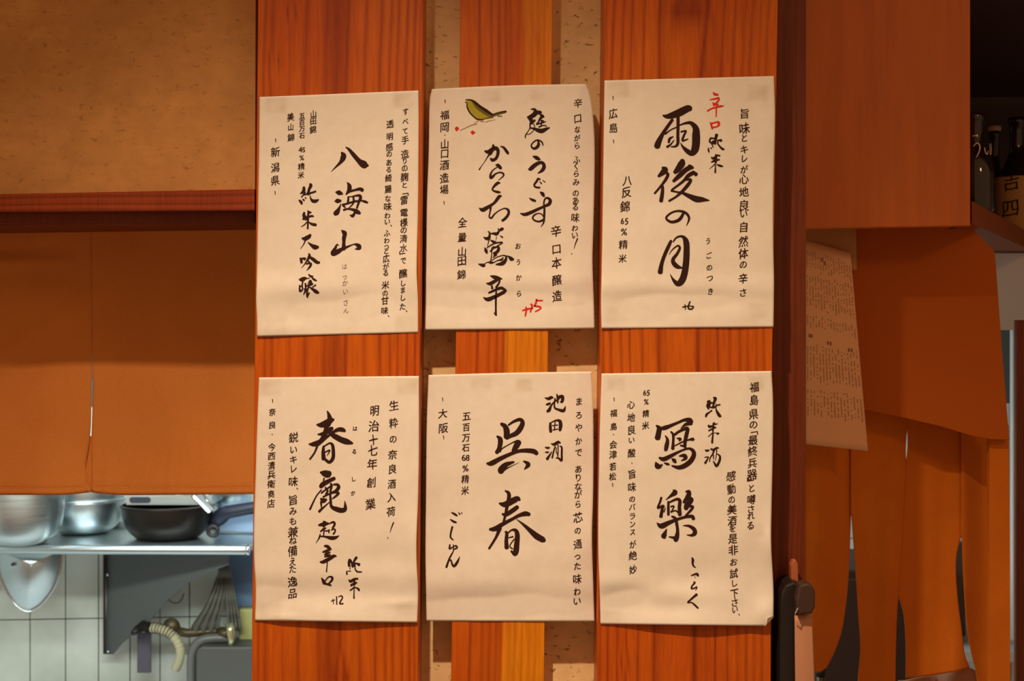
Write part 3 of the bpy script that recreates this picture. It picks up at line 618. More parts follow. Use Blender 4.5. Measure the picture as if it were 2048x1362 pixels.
bstroke('bird_outline', INK, "560 130 20 680 130 35 800 185 60 950 310 70 1130 430 80 1280 525 50 1340 525 35|1340 520 20 1500 480 20 1660 445 45|550 190 20 595 215 25 605 330 35 680 480 35 820 620 30 900 660 35 1050 670 22", 0.0007)
bstroke('branch_painting', BROWNP, "930 690 14 790 775 10|970 710 22 1050 730 22|1100 735 18 1240 695 12 1370 670 8|870 785 18 700 830 18 560 895 16 410 965 14", 0.0005)
bstroke('red_blossom', RED, "320 880 60 320 940 80|280 910 40 365 905 50|300 960 30 310 975 20", 0.0005)
bstroke('red_blossom', RED, "755 990 60 755 1045 70|710 1010 40 800 1020 40|820 1015 20 780 1040 30", 0.0005)

# ---------------------------------------------------------------- small handwriting (font glyphs bent into brush hand)
_gl = {}
def glyph(ch):
    if ch in _gl: return _gl[ch]
    c = bpy.data.curves.new('glyph', 'FONT'); c.body = ch; c.resolution_u = 3
    t = bpy.data.objects.new('glyph', c); C.objects.link(t)
    dg = bpy.context.evaluated_depsgraph_get()
    m = bpy.data.meshes.new_from_object(t.evaluated_get(dg))
    bm = bmesh.new(); bm.from_mesh(m); bmesh.ops.remove_doubles(bm, verts=bm.verts, dist=1e-5)
    vs = [(p.co.x, p.co.y) for p in bm.verts]; fs = [[x.index for x in f.verts] for f in bm.faces]
    bm.free(); bpy.data.objects.remove(t); bpy.data.curves.remove(c); bpy.data.meshes.remove(m)
    if ord(ch) < 256 and vs:                       # centre narrow latin glyphs
        cx = (min(p[0] for p in vs) + max(p[0] for p in vs)) / 2; vs = [(p[0] - cx + .5, p[1]) for p in vs]
    _gl[ch] = (vs, fs); return _gl[ch]
def glyph_fine(ch):
    vs, fs = glyph(ch); bm = bmesh.new(); vv = [bm.verts.new((x, y, 0)) for x, y in vs]
    for f in fs:
        try: bm.faces.new([vv[i] for i in f])
        except ValueError: pass
    bmesh.ops.triangulate(bm, faces=bm.faces[:])
    for _ in range(4):
        es = [e for e in bm.edges if e.calc_length() > .07]
        if not es: break
        bmesh.ops.subdivide_edges(bm, edges=es, cuts=1); bmesh.ops.triangulate(bm, faces=bm.faces[:])
    bm.verts.index_update()
    out = ([(p.co.x, p.co.y) for p in bm.verts], [[x.index for x in f.verts] for f in bm.faces]); bm.free(); return out
KANA = lambda ch: 0x3040 <= ord(ch) <= 0x30ff
def column(sheet, text, xs, ys, size, material=INKS, lift=0.00045, name='note_lettering', surf=None, skew=0.16):
    verts, faces = [], []; pt = surf or sheet.pt
    items = []
    toks = text.split(' ')
    toks = [t for t in toks if t]
    flat = []
    for t in toks:
        if t.isdigit(): flat.append(t)
        else: flat += list(t)
    n = len(flat); assert n == len(ys), (text, n, len(ys))
    for i, t in enumerate(flat):
        cy = ys[i]; cx = lerp(xs[0], xs[-1], (cy - ys[0]) / max(ys[-1] - ys[0], 1)); r = random.Random(hash((ord(t[0]), cy)) & 0xffff)
        if t == '|':
            stroke_geo([(cx - .3, cy - 3.5, 1.8), (cx + .4, cy, 1.6), (cx + .2, cy + 3.5, .9)], _Wrap(pt), verts, faces, lift); continue
        if t == '・':
            stroke_geo([(cx, cy - .8, 1.6), (cx + .8, cy + .8, 1.4)], _Wrap(pt), verts, faces, lift); continue
        if t == '！':
            stroke_geo([(cx + 6, cy - 11, 2.6), (cx + 2, cy - 1, 2), (cx - 1, cy + 9, .8)], _Wrap(pt), verts, faces, lift)
            stroke_geo([(cx - 6, cy + 19, 1.8), (cx - 5.2, cy + 20, 1.8)], _Wrap(pt), verts, faces, lift); continue
        if t in '、。':
            stroke_geo([(cx + 7, cy, 1.4), (cx + 9, cy + 2, 1.8)], _Wrap(pt), verts, faces, lift); continue
        for q, ch in enumerate(t):
            vs, fs = (glyph_fine if surf else glyph)({'「': '﹁', '」': '﹂'}.get(ch, ch))
            sz = size * (0.78 if KANA(ch) else 0.95) * r.uniform(.93, 1.07)
            offx = (q - (len(t) - 1) / 2) * size * .42
            if ch in 'っゃゅ': sz *= 1.0
            rot = math.radians(r.uniform(-5, 3)); cr, sr = math.cos(rot), math.sin(rot); ph = r.uniform(0, 6.28); wx = r.uniform(.84, .97)
            for shx, shy in (((0, 0),) if (surf or material is INKG) else ((-.28, 0), (.28, .1))):
              base = len(verts)
              for gx, gy in vs:
                u, v_ = gx - .5, gy - .37
                if ord(ch) < 128 and ch != '%': v_ = (gy - .36) * .95
                u2 = u * wx + 0.018 * math.sin(v_ * 9 + ph) + v_ * -0.02; v2 = v_ + skew * u + 0.02 * math.sin(u * 8 + ph * 2) - 0.07 * u * u
                u3 = u2 * cr - v2 * sr; v3 = u2 * sr + v2 * cr
                verts.append(pt(cx + offx + shx + u3 * sz, cy + shy - v3 * sz, lift + shx * 1e-5))
              faces += [[base + k for k in f] for f in fs]
    o = mesh_obj(name, verts, faces, material, sheet.obj if sheet else None)
    return o
class _Wrap:
    def __init__(s, pt): s._p = pt
    def pt(s, x, y, l=0.0): return s._p(x, y, l)

column(s1, 'すべて手造りの麹と「雷電様の清水」で醸しました、', (811, 805), [223,243,262,280,308,322,336,354,370,384,400,425,445,460,477,496,510,521,547,566,580,595,613,621], 19)
column(s1, '透明感のある綺麗な味わい、ふわっと広がる米の甘味。', (780, 769), [248,273,294,308,325,339,356,378,397,413,431,443,450,466,481,492,502,517,533,546,570,586,601,621,631], 18)
column(s1, '山田錦', (627, 626), [228,242,259], 16); column(s1, '五百万石', (604, 604), [231,244,257,271], 14)
column(s1, '美山錦', (581, 582), [234,254,275], 17); column(s1, '45 %精米', (604, 602), [299,315,333,350], 16)
column(s1, '|新潟県|', (551, 550), [281,304,335,361,386], 21)
column(s1, 'はっかいさん', (689, 692), [533,553,566,583,605,621], 17, INKG, name='faded_lettering')
column(s2, '辛口ながらふくらみのある味わい！', (1156, 1149), [206,237,259,276,291,319,332,347,364,386,401,414,435,456,470,488], 20)
column(s2, '辛口本醸造', (1112, 1114), [462,498,526,560,592], 24, INK)
column(s2, 'おうから', (1036, 1038), [492,524,555,587], 18); column(s2, '全量山田錦', (925, 923), [445,474,503,521,549], 21)
column(s2, '|福岡・山口酒造場|', (890, 888), [203,230,254,270,288,307,330,356,379,406], 21)
column(s3, '旨味とキレが心地良い自然体の辛さ', (1489, 1486), [227,257,276,299,317,339,358,384,411,427,454,483,507,529,557,585], 24, INK)
column(s3, 'うごのつき', (1416, 1421), [482,511,535,556,583], 19); column(s3, '|広島|', (1226, 1227), [196,227,256,283], 22)
column(s3, '八反錦', (1255, 1250), [361,384,413], 23, INK); column(s3, '65 %精米', (1249, 1245), [442,463,489,517], 20)
column(s4, '生粋の奈良酒入荷！', (788, 781), [811,846,878,909,938,968,994,1023,1056], 22)
column(s4, '明治十七年創業', (749, 741), [821,852,880,901,928,965,1008], 24, INK)
column(s4, 'はるしか', (710, 706), [857,903,958,986], 14)
column(s4, '鋭いキレ味、旨みも兼ね備えた逸品', (587, 585), [875,899,919,937,963,976,1000,1022,1042,1064,1081,1102,1123,1138,1163,1187], 23)
column(s4, '|奈良・今西清兵衛商店', (545, 542), [802,824,850,869,894,912,931,949,968,988,1007], 18)
column(s5, 'まろやかでありながら芯の通った味わい', (1158, 1154), [803,830,855,882,905,938,955,973,989,1008,1035,1061,1088,1112,1132,1158,1183,1202], 22)
column(s5, '|大阪|', (885, 887), [799,827,856,875], 21)
column(s5, '五百万石 68 %精米', (933, 930), [832,854,875,895,915,936,958,981], 19)
column(s6, '福島県の「最終兵器」と噂される', (1509, 1501), [774,800,828,849,860,880,902,926,949,965,976,999,1018,1032,1051], 23)
column(s6, '感動の美酒を是非お試し下さい。', (1462, 1470), [952,978,999,1019,1041,1057,1077,1100,1124,1147,1166,1187,1205,1219,1228], 22)
column(s6, '65 %精米', (1293, 1291), [785,803,827,851], 17)
column(s6, '心地良い酸・旨味のバランスが絶妙', (1262, 1266), [809,835,860,880,906,926,948,974,998,1014,1032,1048,1064,1089,1111,1139], 20)
column(s6, '|福島・会津若松|', (1228, 1225), [799,826,853,869,889,909,933,953,970], 18)

# ---------------------------------------------------------------- left curtain
def curtain_panel(name, Lf, Rf, y0, yb, Y, fold, material, parent, nx=60, ny=80, hem=None, curl=0):
    """Lf, Rf: x of the side edges at height py; yb(u): bottom y; fold(px,py): metres towards camera"""
    verts, faces = [], []
    for j in range(ny + 1):
        for i in range(nx + 1):
            u = i / nx; vv = j / ny
            py = lerp(y0, yb(u), vv); px = lerp(Lf(py), Rf(py), u)
            verts.append(P(px, py, (Y(px) if callable(Y) else Y) - fold(px, py, u, vv)))
    W = nx + 1
    for j in range(ny):
        for i in range(nx): faces.append((j*W+i, (j+1)*W+i, (j+1)*W+i+1, j*W+i+1))
    o = mesh_obj(name, verts, faces, material, parent, smooth=True)
    md = o.modifiers.new('thickness', 'SOLIDIFY'); md.thickness = 0.0012; md.offset = -1
    return o
YN = 0.205
def g(x, c, s): return math.exp(-((x - c) / s) ** 2)
def fold_left(px, py, u, vv):
    d = 0.0035 * math.sin(px / 70 + 0.6 * math.sin(py / 150)) * max(0, (py - 500) / 500)
    d += 0.0022 * math.sin(px / 21 + py / 300) * max(0, (py - 760) / 230)
    for x0_, a in ((212, .0010), (340, .0018), (365, .0012), (402, .0022), (430, .0010)):
        d += a * g(px, x0_ + 4 * math.sin(py / 60), 4.5) * max(0, min(1, (py - 790) / 120))
    t = (px * 0.60 + (py - 450)) ; d += 0.006 * g(py + px * 0.62, 715, 26) * max(0, 1 - px / 260)
    d += 0.008 * g(py, 523, 14) * max(0, 1 - px / 170) - 0.004 * g(py, 500, 14) * max(0, 1 - px / 190)
    d += 0.003 * math.sin(py / 60 + px / 130)
    if py > 970: d -= 0.0008
    return d
nl = empty('noren_curtain', P(240, 448, YN), 'orange-brown split shop curtain hanging under the beam over the kitchen hatch', 'curtain')
slitL = [(183.8, 700), (182.6, 762), (181.5, 850), (177.5, 890), (171.5, 935), (177, 972), (183, 984)]
bot_l = lambda u: lerp(990, 988, u) - 5 * max(0, (u - .85) / .15) ** 2
keep(curtain_panel('cloth_panel', lambda y: -420, lambda y: cat_x(slitL, y) if y > 700 else 183.8, 446, lambda u: 990 if u < .9 else lerp(990, 984, ((u - .9) / .1) ** 1.5), YN,
     lambda px, py, u, vv: fold_left(px, py, u, vv) - (0.004 * g(px, 176, 10) * max(0, (py - 860) / 120)), NOREN, None, nx=90), nl)
keep(curtain_panel('cloth_panel', lambda y: 184.2 if y < 762 else lerp(186.2, 182.8, min(1, (y - 762) / 120)), lambda y: 562, 446,
     lambda u: lerp(984, 990.5, min(1, u / .17) ** .6) if u < .17 else lerp(990.5, 987.5, (u - .17) / .83), YN, fold_left, NOREN, None, nx=80), nl)
# inner turned edge of the left panel seen in the slit
keep(curtain_panel('turned_edge', lambda y: cat_x(slitL, y) - 3, lambda y: 184.5, 872, lambda u: 983, YN + 0.012, lambda px, py, u, vv: 0.0, NOREN, None, nx=6, ny=20), nl)
# hem stitch line
hv, hf = [], []
for i in range(120):
    x0_ = -60 + i * 4.7
    if 176 < x0_ < 190: continue
    b0 = len(hv)
    for dx, dy in ((0, 0), (2.6, 0), (2.6, .7), (0, .7)):
        q = P(x0_ + dx, 972 + dy + 1.2 * math.sin(x0_ / 50), YN - fold_left(x0_ + dx, 971, 0, 1) - 0.0006); hv.append(q)
    hf.append((b0, b0+1, b0+2, b0+3))
o = mesh_obj('hem_stitching', hv, hf, NOREN2); keep(o, nl)
# curtain rod
bm = bmesh.new(); tube_bm(bm, [P(-420, 440, YN + .006), P(566, 432, YN + .006)], 0.005); keep(bm_obj('curtain_rod', bm, IRON, None, True), nl)

# ---------------------------------------------------------------- right curtain
YR0 = lambda px: 0.43 + max(0, (px - 1600)) * 0.00016
def fold_right(px, py, u, vv):
    k = max(0, min(1, (py - 560) / 500))
    d = 0.006 * math.sin(px / 23 + 0.4 * math.sin(py / 210)) * k + 0.003 * math.sin(px / 11 + py / 400) * k
    d += 0.004 * math.sin(py / 90 + px / 60) * .5
    return d
nr = empty('noren_curtain', P(1810, 830, .46), 'orange split shop curtain in four strips hanging in the doorway at the right', 'curtain')
topc = 790
s_a = [(1702, 1028), (1698, 1140), (1692, 1210), (1680, 1275), (1655, 1333), (1640, 1345)]
s_b = [(1702.5, 1028), (1711, 1140), (1717, 1230), (1721, 1300), (1716, 1362), (1716, 1640)]
s_c = [(1816, 845), (1812.5, 880), (1811.5, 905), (1813, 935), (1809, 1010), (1803, 1110), (1797, 1190), (1793, 1260), (1791, 1362), (1791, 1640)]
s_d = [(1814, 845), (1815.8, 880), (1815, 905), (1811, 935), (1806, 1010), (1799, 1110), (1798.5, 1190), (1808, 1230), (1812, 1290), (1812, 1351)]
s_e = [(1923, 1070), (1913, 1110), (1912, 1150), (1917, 1210), (1924, 1260), (1930, 1310), (1940, 1335)]
s_f = [(1924, 1070), (1927, 1150), (1932, 1230), (1937, 1275), (1944, 1310), (1955, 1362), (1955, 1640)]
one = lambda s_, dflt: (lambda y: cat_x(s_, y) if y > s_[0][1] else dflt)
PR = lambda a, b, yb_, dy=0.0: keep(curtain_panel('cloth_strip', a, b, topc, yb_, (lambda px: YR0(px) + dy), fold_right, NOREN2, None, nx=36, ny=110), nr)
PR(lambda y: 1530, one(s_a, 1704), lambda u: 1345, .005)
PR(one(s_b, 1701.5), one(s_c, 1816), lambda u: 1640)
PR(one(s_d, 1814), one(s_e, 1925), lambda u: lerp(1356, 1337, u ** 1.5), .005)
PR(one(s_f, 1922), lambda y: 1990, lambda u: 1640)
bm = bmesh.new(); prism_bm(bm, [P(x, y, .395) for x, y in [(1520, 440), (1941, 440), (1943, 456), (1990, 504), (1991, 520), (2004, 700), (2019, 880), (1981, 879), (1942, 871), (1885, 853), (1812, 836), (1736, 820), (1520, 806)]], .410, .0012)
o = bm_obj('door_lintel', bm, PANELD); tag(o, 'plain brown lintel board behind the printed notice, above the right curtain', 'board')
bm = bmesh.new(); prism_bm(bm, [P(x, y, .412) for x, y in [(1979, 850), (2018, 850), (2020, 1100), (2021, 1640), (1981, 1640), (1979, 1100)]], .426, .0012)
o = bm_obj('door_jamb', bm, NOREN2); tag(o, 'narrow orange upright board at the right end of the curtain', 'board')
# printed notice pinned on the right curtain
def notice(name, quad, Y, material, label, n=14, rows=False):
    (x0,y0),(x1,y1),(x2,y2),(x3,y3) = quad  # tl, tr, br, bl
    verts, faces = [], []
    def sp(u, v_):
        px = lerp(lerp(x0, x1, u), lerp(x3, x2, u), v_); py = lerp(lerp(y0, y1, u), lerp(y3, y2, u), v_)
        return px, py, Y - 0.003 * math.sin(u * 3.1) * (0.4 + v_) - 0.002 * math.sin(v_ * 6)
    for j in range(n * 2 + 1):
        for i in range(n + 1):
            a = sp(i / n, j / (2 * n)); verts.append(P(*a))
    W = n + 1
    for j in range(2 * n):
        for i in range(n): faces.append((j*W+i, (j+1)*W+i, (j+1)*W+i+1, j*W+i+1))
    o = mesh_obj(name, verts, faces, material, None, True)
    md = o.modifiers.new('thickness', 'SOLIDIFY'); md.thickness = 0.0004; md.offset = -1
    if label: tag(o, label, 'notice')
    return o, sp
nt, sp_ = notice('printed_notice', [(1609, 480), (1701, 506), (1736, 902), (1609, 888)], 0.372, NOTE, 'long printed paper notice with small vertical columns, on the brown board')
bk, _ = notice('blank_notice', [(1609, 457), (1712, 456), (1714, 540), (1609, 540)], 0.386, mat('faded_tan_paper', (0.50, 0.24, 0.075), 0.85), 'plain tan paper showing above the top edge of the printed notice')
rv, rf = [], []; rr = random.Random(3)
for c_ in range(17):
    u = 0.05 + c_ * 0.056
    for blk, (va, vb) in enumerate(((0.045, 0.15), (0.155, 0.34), (0.36, 0.44), (0.50, 0.70), (0.72, 0.87))):
        v_ = va + rr.uniform(0, .02)
        while v_ < vb - rr.uniform(0, .04):
            ln = rr.uniform(.003, .008)
            if rr.random() < .72:
                b0 = len(rv)
                for du, dv in ((0, 0), (.014, 0), (.014, ln), (0, ln)):
                    a = sp_(u + du, v_ + dv); rv.append(P(a[0], a[1], a[2] - .0006))
                rf.append((b0, b0+1, b0+2, b0+3))
            v_ += ln + .0035
for (u, v_) in ((.08, .455), (.12, .455), (.42, .475), (.47, .475), (.80, .49), (.85, .49), (.36, .065), (.41, .08)):
    b0 = len(rv)
    for du, dv in ((0, 0), (.028, 0), (.028, .018), (0, .018)):
        a = sp_(u + du, v_ + dv); rv.append(P(a[0], a[1], a[2] - .0007))
    rf.append((b0, b0+1, b0+2, b0+3))
o = mesh_obj('fine_print', rv, rf, mat('notice_print', (0.30, 0.13, 0.06), 0.8), nt); o['kind'] = 'stuff'

# ---------------------------------------------------------------- right side: shelf, bottles, wall, frame
# shelf runs away from the box corner towards the back right
A0 = P(1942, 402, 0.28); Zt = A0.z
def depth_for(px, py, z): # Y such that P(px,py,Y).z == z
    k = (z - ZC) / ((681 - py) * S); return k * D - D
YB_ = depth_for(2048, 459, Zt); B0 = P(2048, 459, YB_)
dirn = (B0 - A0); dirn.z = 0; dn = dirn.normalized(); nrm = Vector((-dn.y, dn.x, 0))
if nrm.x < 0: nrm = -nrm
nback = -nrm if (nrm.y < 0) else nrm

bm = bmesh.new()
far = A0 + dn * 1.12
tri = [Vector((A0.x + .0015, A0.y, 0)), Vector((far.x, far.y, 0)), Vector((A0.x + .0015, far.y, 0))]
lo = [bm.verts.new((q.x, q.y, Zt - .036)) for q in tri]; hi = [bm.verts.new((q.x, q.y, Zt)) for q in tri]
bm.faces.new(lo[::-1]); bm.faces.new(hi)
for i in range(3): bm.faces.new((lo[i], lo[(i+1) % 3], hi[(i+1) % 3], hi[i]))
o = bm_obj('bottle_shelf', bm, SHELFW); tag(o, 'slanting brown shelf board carrying the dark bottles, top right corner', 'shelf')

def bottle(cx, cy, z, r, h, neck_r, neck_h, label, cap=True, sh=.35):
    e = empty('bottle', (cx, cy, z), label, 'bottle', 'bottles in the dark niche')
    bm = bmesh.new(); bh = h - neck_h
    prof = [(r*.85, 0), (r*.97, .004), (r, .012), (r, bh * (1 - sh)), (r*.97, bh*(1-sh*.8)), (r*.82, bh*(1-sh*.5)), (r*.52, bh*(1-sh*.18)), (neck_r*1.1, bh), (neck_r, bh+.008), (neck_r, h-.014), (neck_r*1.2, h-.012), (neck_r*1.2, h-.002), (neck_r, h)]
    rg = lathe_bm(bm, prof, cx, cy, z, 36); bm.faces.new(rg[0][::-1]); bm.faces.new(rg[-1])
    keep(bm_obj('glass_body', bm, GLASS, None, True), e)
    if cap:
        bm = bmesh.new(); rg = lathe_bm(bm, [(neck_r*1.35, 0), (neck_r*1.4, .002), (neck_r*1.4, .009), (neck_r*1.25, .011)], cx, cy, z + h, 28)
        bm.faces.new(rg[0][::-1]); bm.faces.new(rg[-1]); keep(bm_obj('cap', bm, CAPM, None, True), e)
    return e
def around(cx, cy, r, z0, z1, a0, a1, mat_, name, e, n=24):
    vs, fs = [], []
    for i in range(n + 1):
        a = lerp(a0, a1, i / n); vs += [(cx + math.cos(a)*r, cy + math.sin(a)*r, z0), (cx + math.cos(a)*r, cy + math.sin(a)*r, z1)]
    for i in range(n): fs.append((2*i, 2*i+2, 2*i+3, 2*i+1))
    o = mesh_obj(name, vs, fs, mat_, None, True); keep(o, e); return o
qa = P(1950, 400, .50); qc = P(1989, 400, 1.19); qb = P(2034, 400, 1.10)
ea = bottle(qa.x, qa.y, Zt, .033, .175, .013, .05, 'dark glass bottle with white marker scribble, beside the brown board', cap=False, sh=.45)
ec = bottle(qc.x, qc.y, Zt, .024, (ZC + (681-262)*S*(D+1.19)/D) - Zt, .010, .07, 'dark bottle with a small pale cap, behind the other two')
eb = bottle(qb.x, qb.y, Zt + .0008, .0455, .26, .016, .08, 'fat dark bottle with a tan brush-lettered label', cap=False, sh=.5)
def cyl_pt(cx, cy, r, zc, ang0=-math.pi/2):
    """label surface: local px offsets -> world (px are photo pixels at that depth)"""
    k = S * (D + cy) / D
    cxp = 1024 + cx / k
    def f(px, py, lift=0.0):
        a = ang0 - 0.30 + (px - cxp) * k / r
        return Vector((cx + math.cos(a) * (r + lift), cy + math.sin(a) * (r + lift), ZC - (py - 681) * k))
    return f
zb0 = Zt + .012; zb1 = ZC + (681 - 335) * S * (D + qb.y) / D
around(qb.x, qb.y, .0461, zb0, min(zb1, Zt + .13), -math.pi*1.02, -math.pi*.08, LABEL, 'paper_label', eb)
fb = cyl_pt(qb.x, qb.y, .0463, 0)
lo_ = column(None, '吉四六', (2022, 2018), [366, 420, 470], 44, INK, .0012, 'label_lettering', surf=fb); keep(lo_, eb)
fa = cyl_pt(qa.x, qa.y, .0302, 0)
class _S: pass
sa = _S(); sa.pt = lambda x, y, l=0.0: fa(x, y, l + .0022)
vv_, ff_ = [], []
for stt in ([(1946,277,1.6),(1951,276,1.8),(1954,278,1.2)], [(1947,297,1.6),(1953,291,2),(1958,296,2.2),(1957,308,2),(1952,319,1.4)], [(1967,300,1.4),(1969,309,1.8),(1973,313,1.8),(1975,306,1)], [(1979,292,1),(1980,302,1.4),(1980,314,1)], [(1983,291,.8),(1984,303,1.1),(1983,313,.8)]):
    stroke_geo(stt, sa, vv_, ff_, 0.0)
keep(mesh_obj('marker_scribble', vv_, ff_, WHITEINK), ea)

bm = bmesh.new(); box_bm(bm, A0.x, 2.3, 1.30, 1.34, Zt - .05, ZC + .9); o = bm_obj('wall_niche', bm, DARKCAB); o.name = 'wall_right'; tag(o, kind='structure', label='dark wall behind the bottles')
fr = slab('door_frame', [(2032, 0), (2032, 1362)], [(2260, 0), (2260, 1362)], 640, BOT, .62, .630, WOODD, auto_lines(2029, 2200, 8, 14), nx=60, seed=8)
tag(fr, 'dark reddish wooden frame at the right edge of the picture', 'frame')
bm = bmesh.new(); q0 = P(1960, 507, 1.0); q1 = P(2300, 660, 1.0)
box_bm(bm, q0.x, q1.x + .3, 1.0, 1.03, q1.z, q0.z); o = bm_obj('trim_1', bm, GREYWALL); tag(o, kind='structure', label='pale grey wall strip above the frame')

qp = P(2025, 700, 1.60); bm = bmesh.new(); tube_bm(bm, [(qp.x, 1.60, .0), (qp.x, 1.60, ZC + .03)], .006, 14)  # added pole stands in for the bright kitchen seen through the gap
o = bm_obj('gap_light_pole', bm, mat('gap_light_white', (.85, .87, .85), .25), None, True); tag(o, 'added thin white pole standing in for kitchen light in the gap between the right curtain and the reddish frame', 'pole')
# order-slip holder hanging on the post
e = empty('slip_holder', P(1585, 1200, .0), 'black slip holder with a square knob and a hanging paper slip, on the door post', 'holder')
bm = bmesh.new()
ol = [(1561, 1700), (1560, 1300), (1561, 1215), (1564, 1186), (1572, 1170), (1586, 1164), (1600, 1168), (1606, 1184), (1604, 1205), (1592, 1222), (1590, 1700)]
prism_bm(bm, [P(x, y, -.012) for x, y in ol], .050, .003); keep(bm_obj('black_arm', bm, BLACK), e)
bm = bmesh.new(); prism_bm(bm, [P(x, y, -.034) for x, y in [(1600,1170),(1616,1166),(1626,1172),(1631,1184),(1631,1214),(1624,1228),(1596,1230),(1594,1200)]], -.004, .003)
keep(bm_obj('square_knob', bm, mat('brown_black_knob', (0.05, 0.022, 0.013), .5)), e)
bm = bmesh.new(); prism_bm(bm, [P(x, y, .020) for x, y in [(1583,1166),(1582,1130),(1586,1121),(1592,1120),(1596,1128),(1597,1168)]], .034, .0015)
keep(bm_obj('pink_tab', bm, mat('pink_tab', (0.42, 0.11, 0.045), .6)), e)
o, _ = notice('hanging_slip', [(1589, 1231), (1624, 1228), (1641, 1640), (1593, 1640)], -.020, mat('slip_paper', (0.52, .24, .13), .8), None); keep(o, e)
bm = bmesh.new(); tube_bm(bm, [P(1596, 1216, -.036), P(1591, 1226, -.037), P(1589, 1233, -.030)], .0009, 8); keep(bm_obj('wire_clip', bm, CHROME), e)

# crumpled pale cloth and small jar low in the doorway
vs, fs = [], []; W = 30
for j in range(12):
    for i in range(W):
        px = lerp(1796, 1962, i / (W-1)); top_y = lerp(1361, 1338, min(1, max(0, (px - 1800) / 140)) ** 1.4) if px < 1945 else lerp(1338, 1356, (px - 1945) / 17)
        py = lerp(top_y, 1560, j / 11); vs.append(P(px, py, .53 + .008 * math.sin(px / 13 + py / 40) + .006 * math.sin(py / 9)))
for j in range(11):
    for i in range(W-1): fs.append((j*W+i, (j+1)*W+i, (j+1)*W+i+1, j*W+i+1))
o = mesh_obj('hanging_towel', vs, fs, mat('pale_towel', (0.55, .28, .16), .9), None, True); tag(o, 'pale towel just showing below the right curtain', 'towel')
md = o.modifiers.new('thickness', 'SOLIDIFY'); md.thickness = .004; md.offset = -1
qj = P(1641, 1348, .52); e = empty('small_jar', (qj.x, qj.y, qj.z - .12), 'small brown glass jar with a black lid, low beside the door post', 'jar')
bm = bmesh.new(); rg = lathe_bm(bm, [(.012, 0), (.013, .004), (.013, .085), (.009, .1), (.007, .105), (.007, .118)], qj.x, qj.y, qj.z - .12, 24); bm.faces.new(rg[0][::-1]); bm.faces.new(rg[-1])
keep(bm_obj('jar_body', bm, BRASS, None, True), e)
bm = bmesh.new(); rg = lathe_bm(bm, [(.0085, 0), (.0085, .013), (.007, .014)], qj.x, qj.y, qj.z - .003, 20); bm.faces.new(rg[0][::-1]); bm.faces.new(rg[-1])
keep(bm_obj('lid', bm, BLACK, None, True), e)

# ---------------------------------------------------------------- kitchen behind
def bx(name, x0, x1, y0, y1, z0, z1, m, **k):
    bm = bmesh.new(); box_bm(bm, x0, x1, y0, y1, z0, z1, k.get('bev', 0)); return bm_obj(name, bm, m, k.get('parent'))
wy = lambda px: 1.95 + px * 0.00018           # back wall recedes slightly to the right
rowf = lambda px: 1 - px * 0.00003
bm = bmesh.new()
_c = [P(x, 681, wy(x) + .006) for x in range(-600, 2701, 100)]
for q_, q2 in zip(_c, _c[1:]):
    f_ = [bm.verts.new(v_) for v_ in ((q_.x, q_.y, .0), (q2.x, q2.y, .0), (q2.x, q2.y, ZC + .66), (q_.x, q_.y, ZC + .66))]; bm.faces.new(f_)
bmesh.ops.remove_doubles(bm, verts=bm.verts, dist=1e-5)
wb = bm_obj('wall_back', bm, GROUT); wb.modifiers.new('thickness', 'SOLIDIFY').thickness = -.08; tag(wb, kind='structure', label='tiled kitchen wall with dark joints')
xj = [-437, -366, -295, -224, -153, -82, -11, 60, 131, 197, 260, 320, 379, 438, 497, 556] + [556 + 61 * k for k in range(1, 25)]; yj = [814, 956, 1098, 1240, 1382, 1524]
for r_ in range(len(yj) - 1):
    for c_ in range(len(xj) - 1):
        gp = 1.1; hh = random.uniform(0, .0008)
        q = [(xj[c_] + gp, yj[r_]), (xj[c_+1] - gp, yj[r_]), (xj[c_+1] - gp, yj[r_+1]), (xj[c_] + gp, yj[r_+1])]
        q = [(x, 681 + (y - 681) * rowf(x) * (1) + (gp if i < 2 else -gp)) for i, (x, y) in enumerate(q)]
        bm = bmesh.new(); front = [P(x, y, wy(x) - hh) for x, y in q]; 
        a = [bm.verts.new(f) for f in front]; b2 = [bm.verts.new(f + Vector((0, .0045, 0))) for f in front]
        bm.faces.new(a)
        for i in range(4): bm.faces.new((a[i], a[(i+1) % 4], b2[(i+1) % 4], b2[i]))
        bmesh.ops.bevel(bm, geom=list(bm.faces[0].edges) if False else [], offset=.001)
        bm_obj('tile', bm, TILE, wb)
bx('wall_kitchen', -2.2, -2.15, .12, 2.1, 0.0, ZC + .66, CEIL).name = 'wall_kitchen_left'
bx('wall_kitchen_right', 2.3, 2.35, .12, 2.7, 0.0, ZC + .66, CEIL)
bx('ceiling', -2.2, 2.35, .12, 2.7, ZC + .655, ZC + .69, CEIL)
bx('floor', -2.2, 2.35, -1.5, 2.7, -.04, 0.0, mat('kitchen_floor', (.16, .15, .14), .6))
for nm in ('wall_kitchen_left', 'wall_kitchen_right', 'ceiling', 'floor'): bpy.data.objects[nm]['kind'] = 'structure'
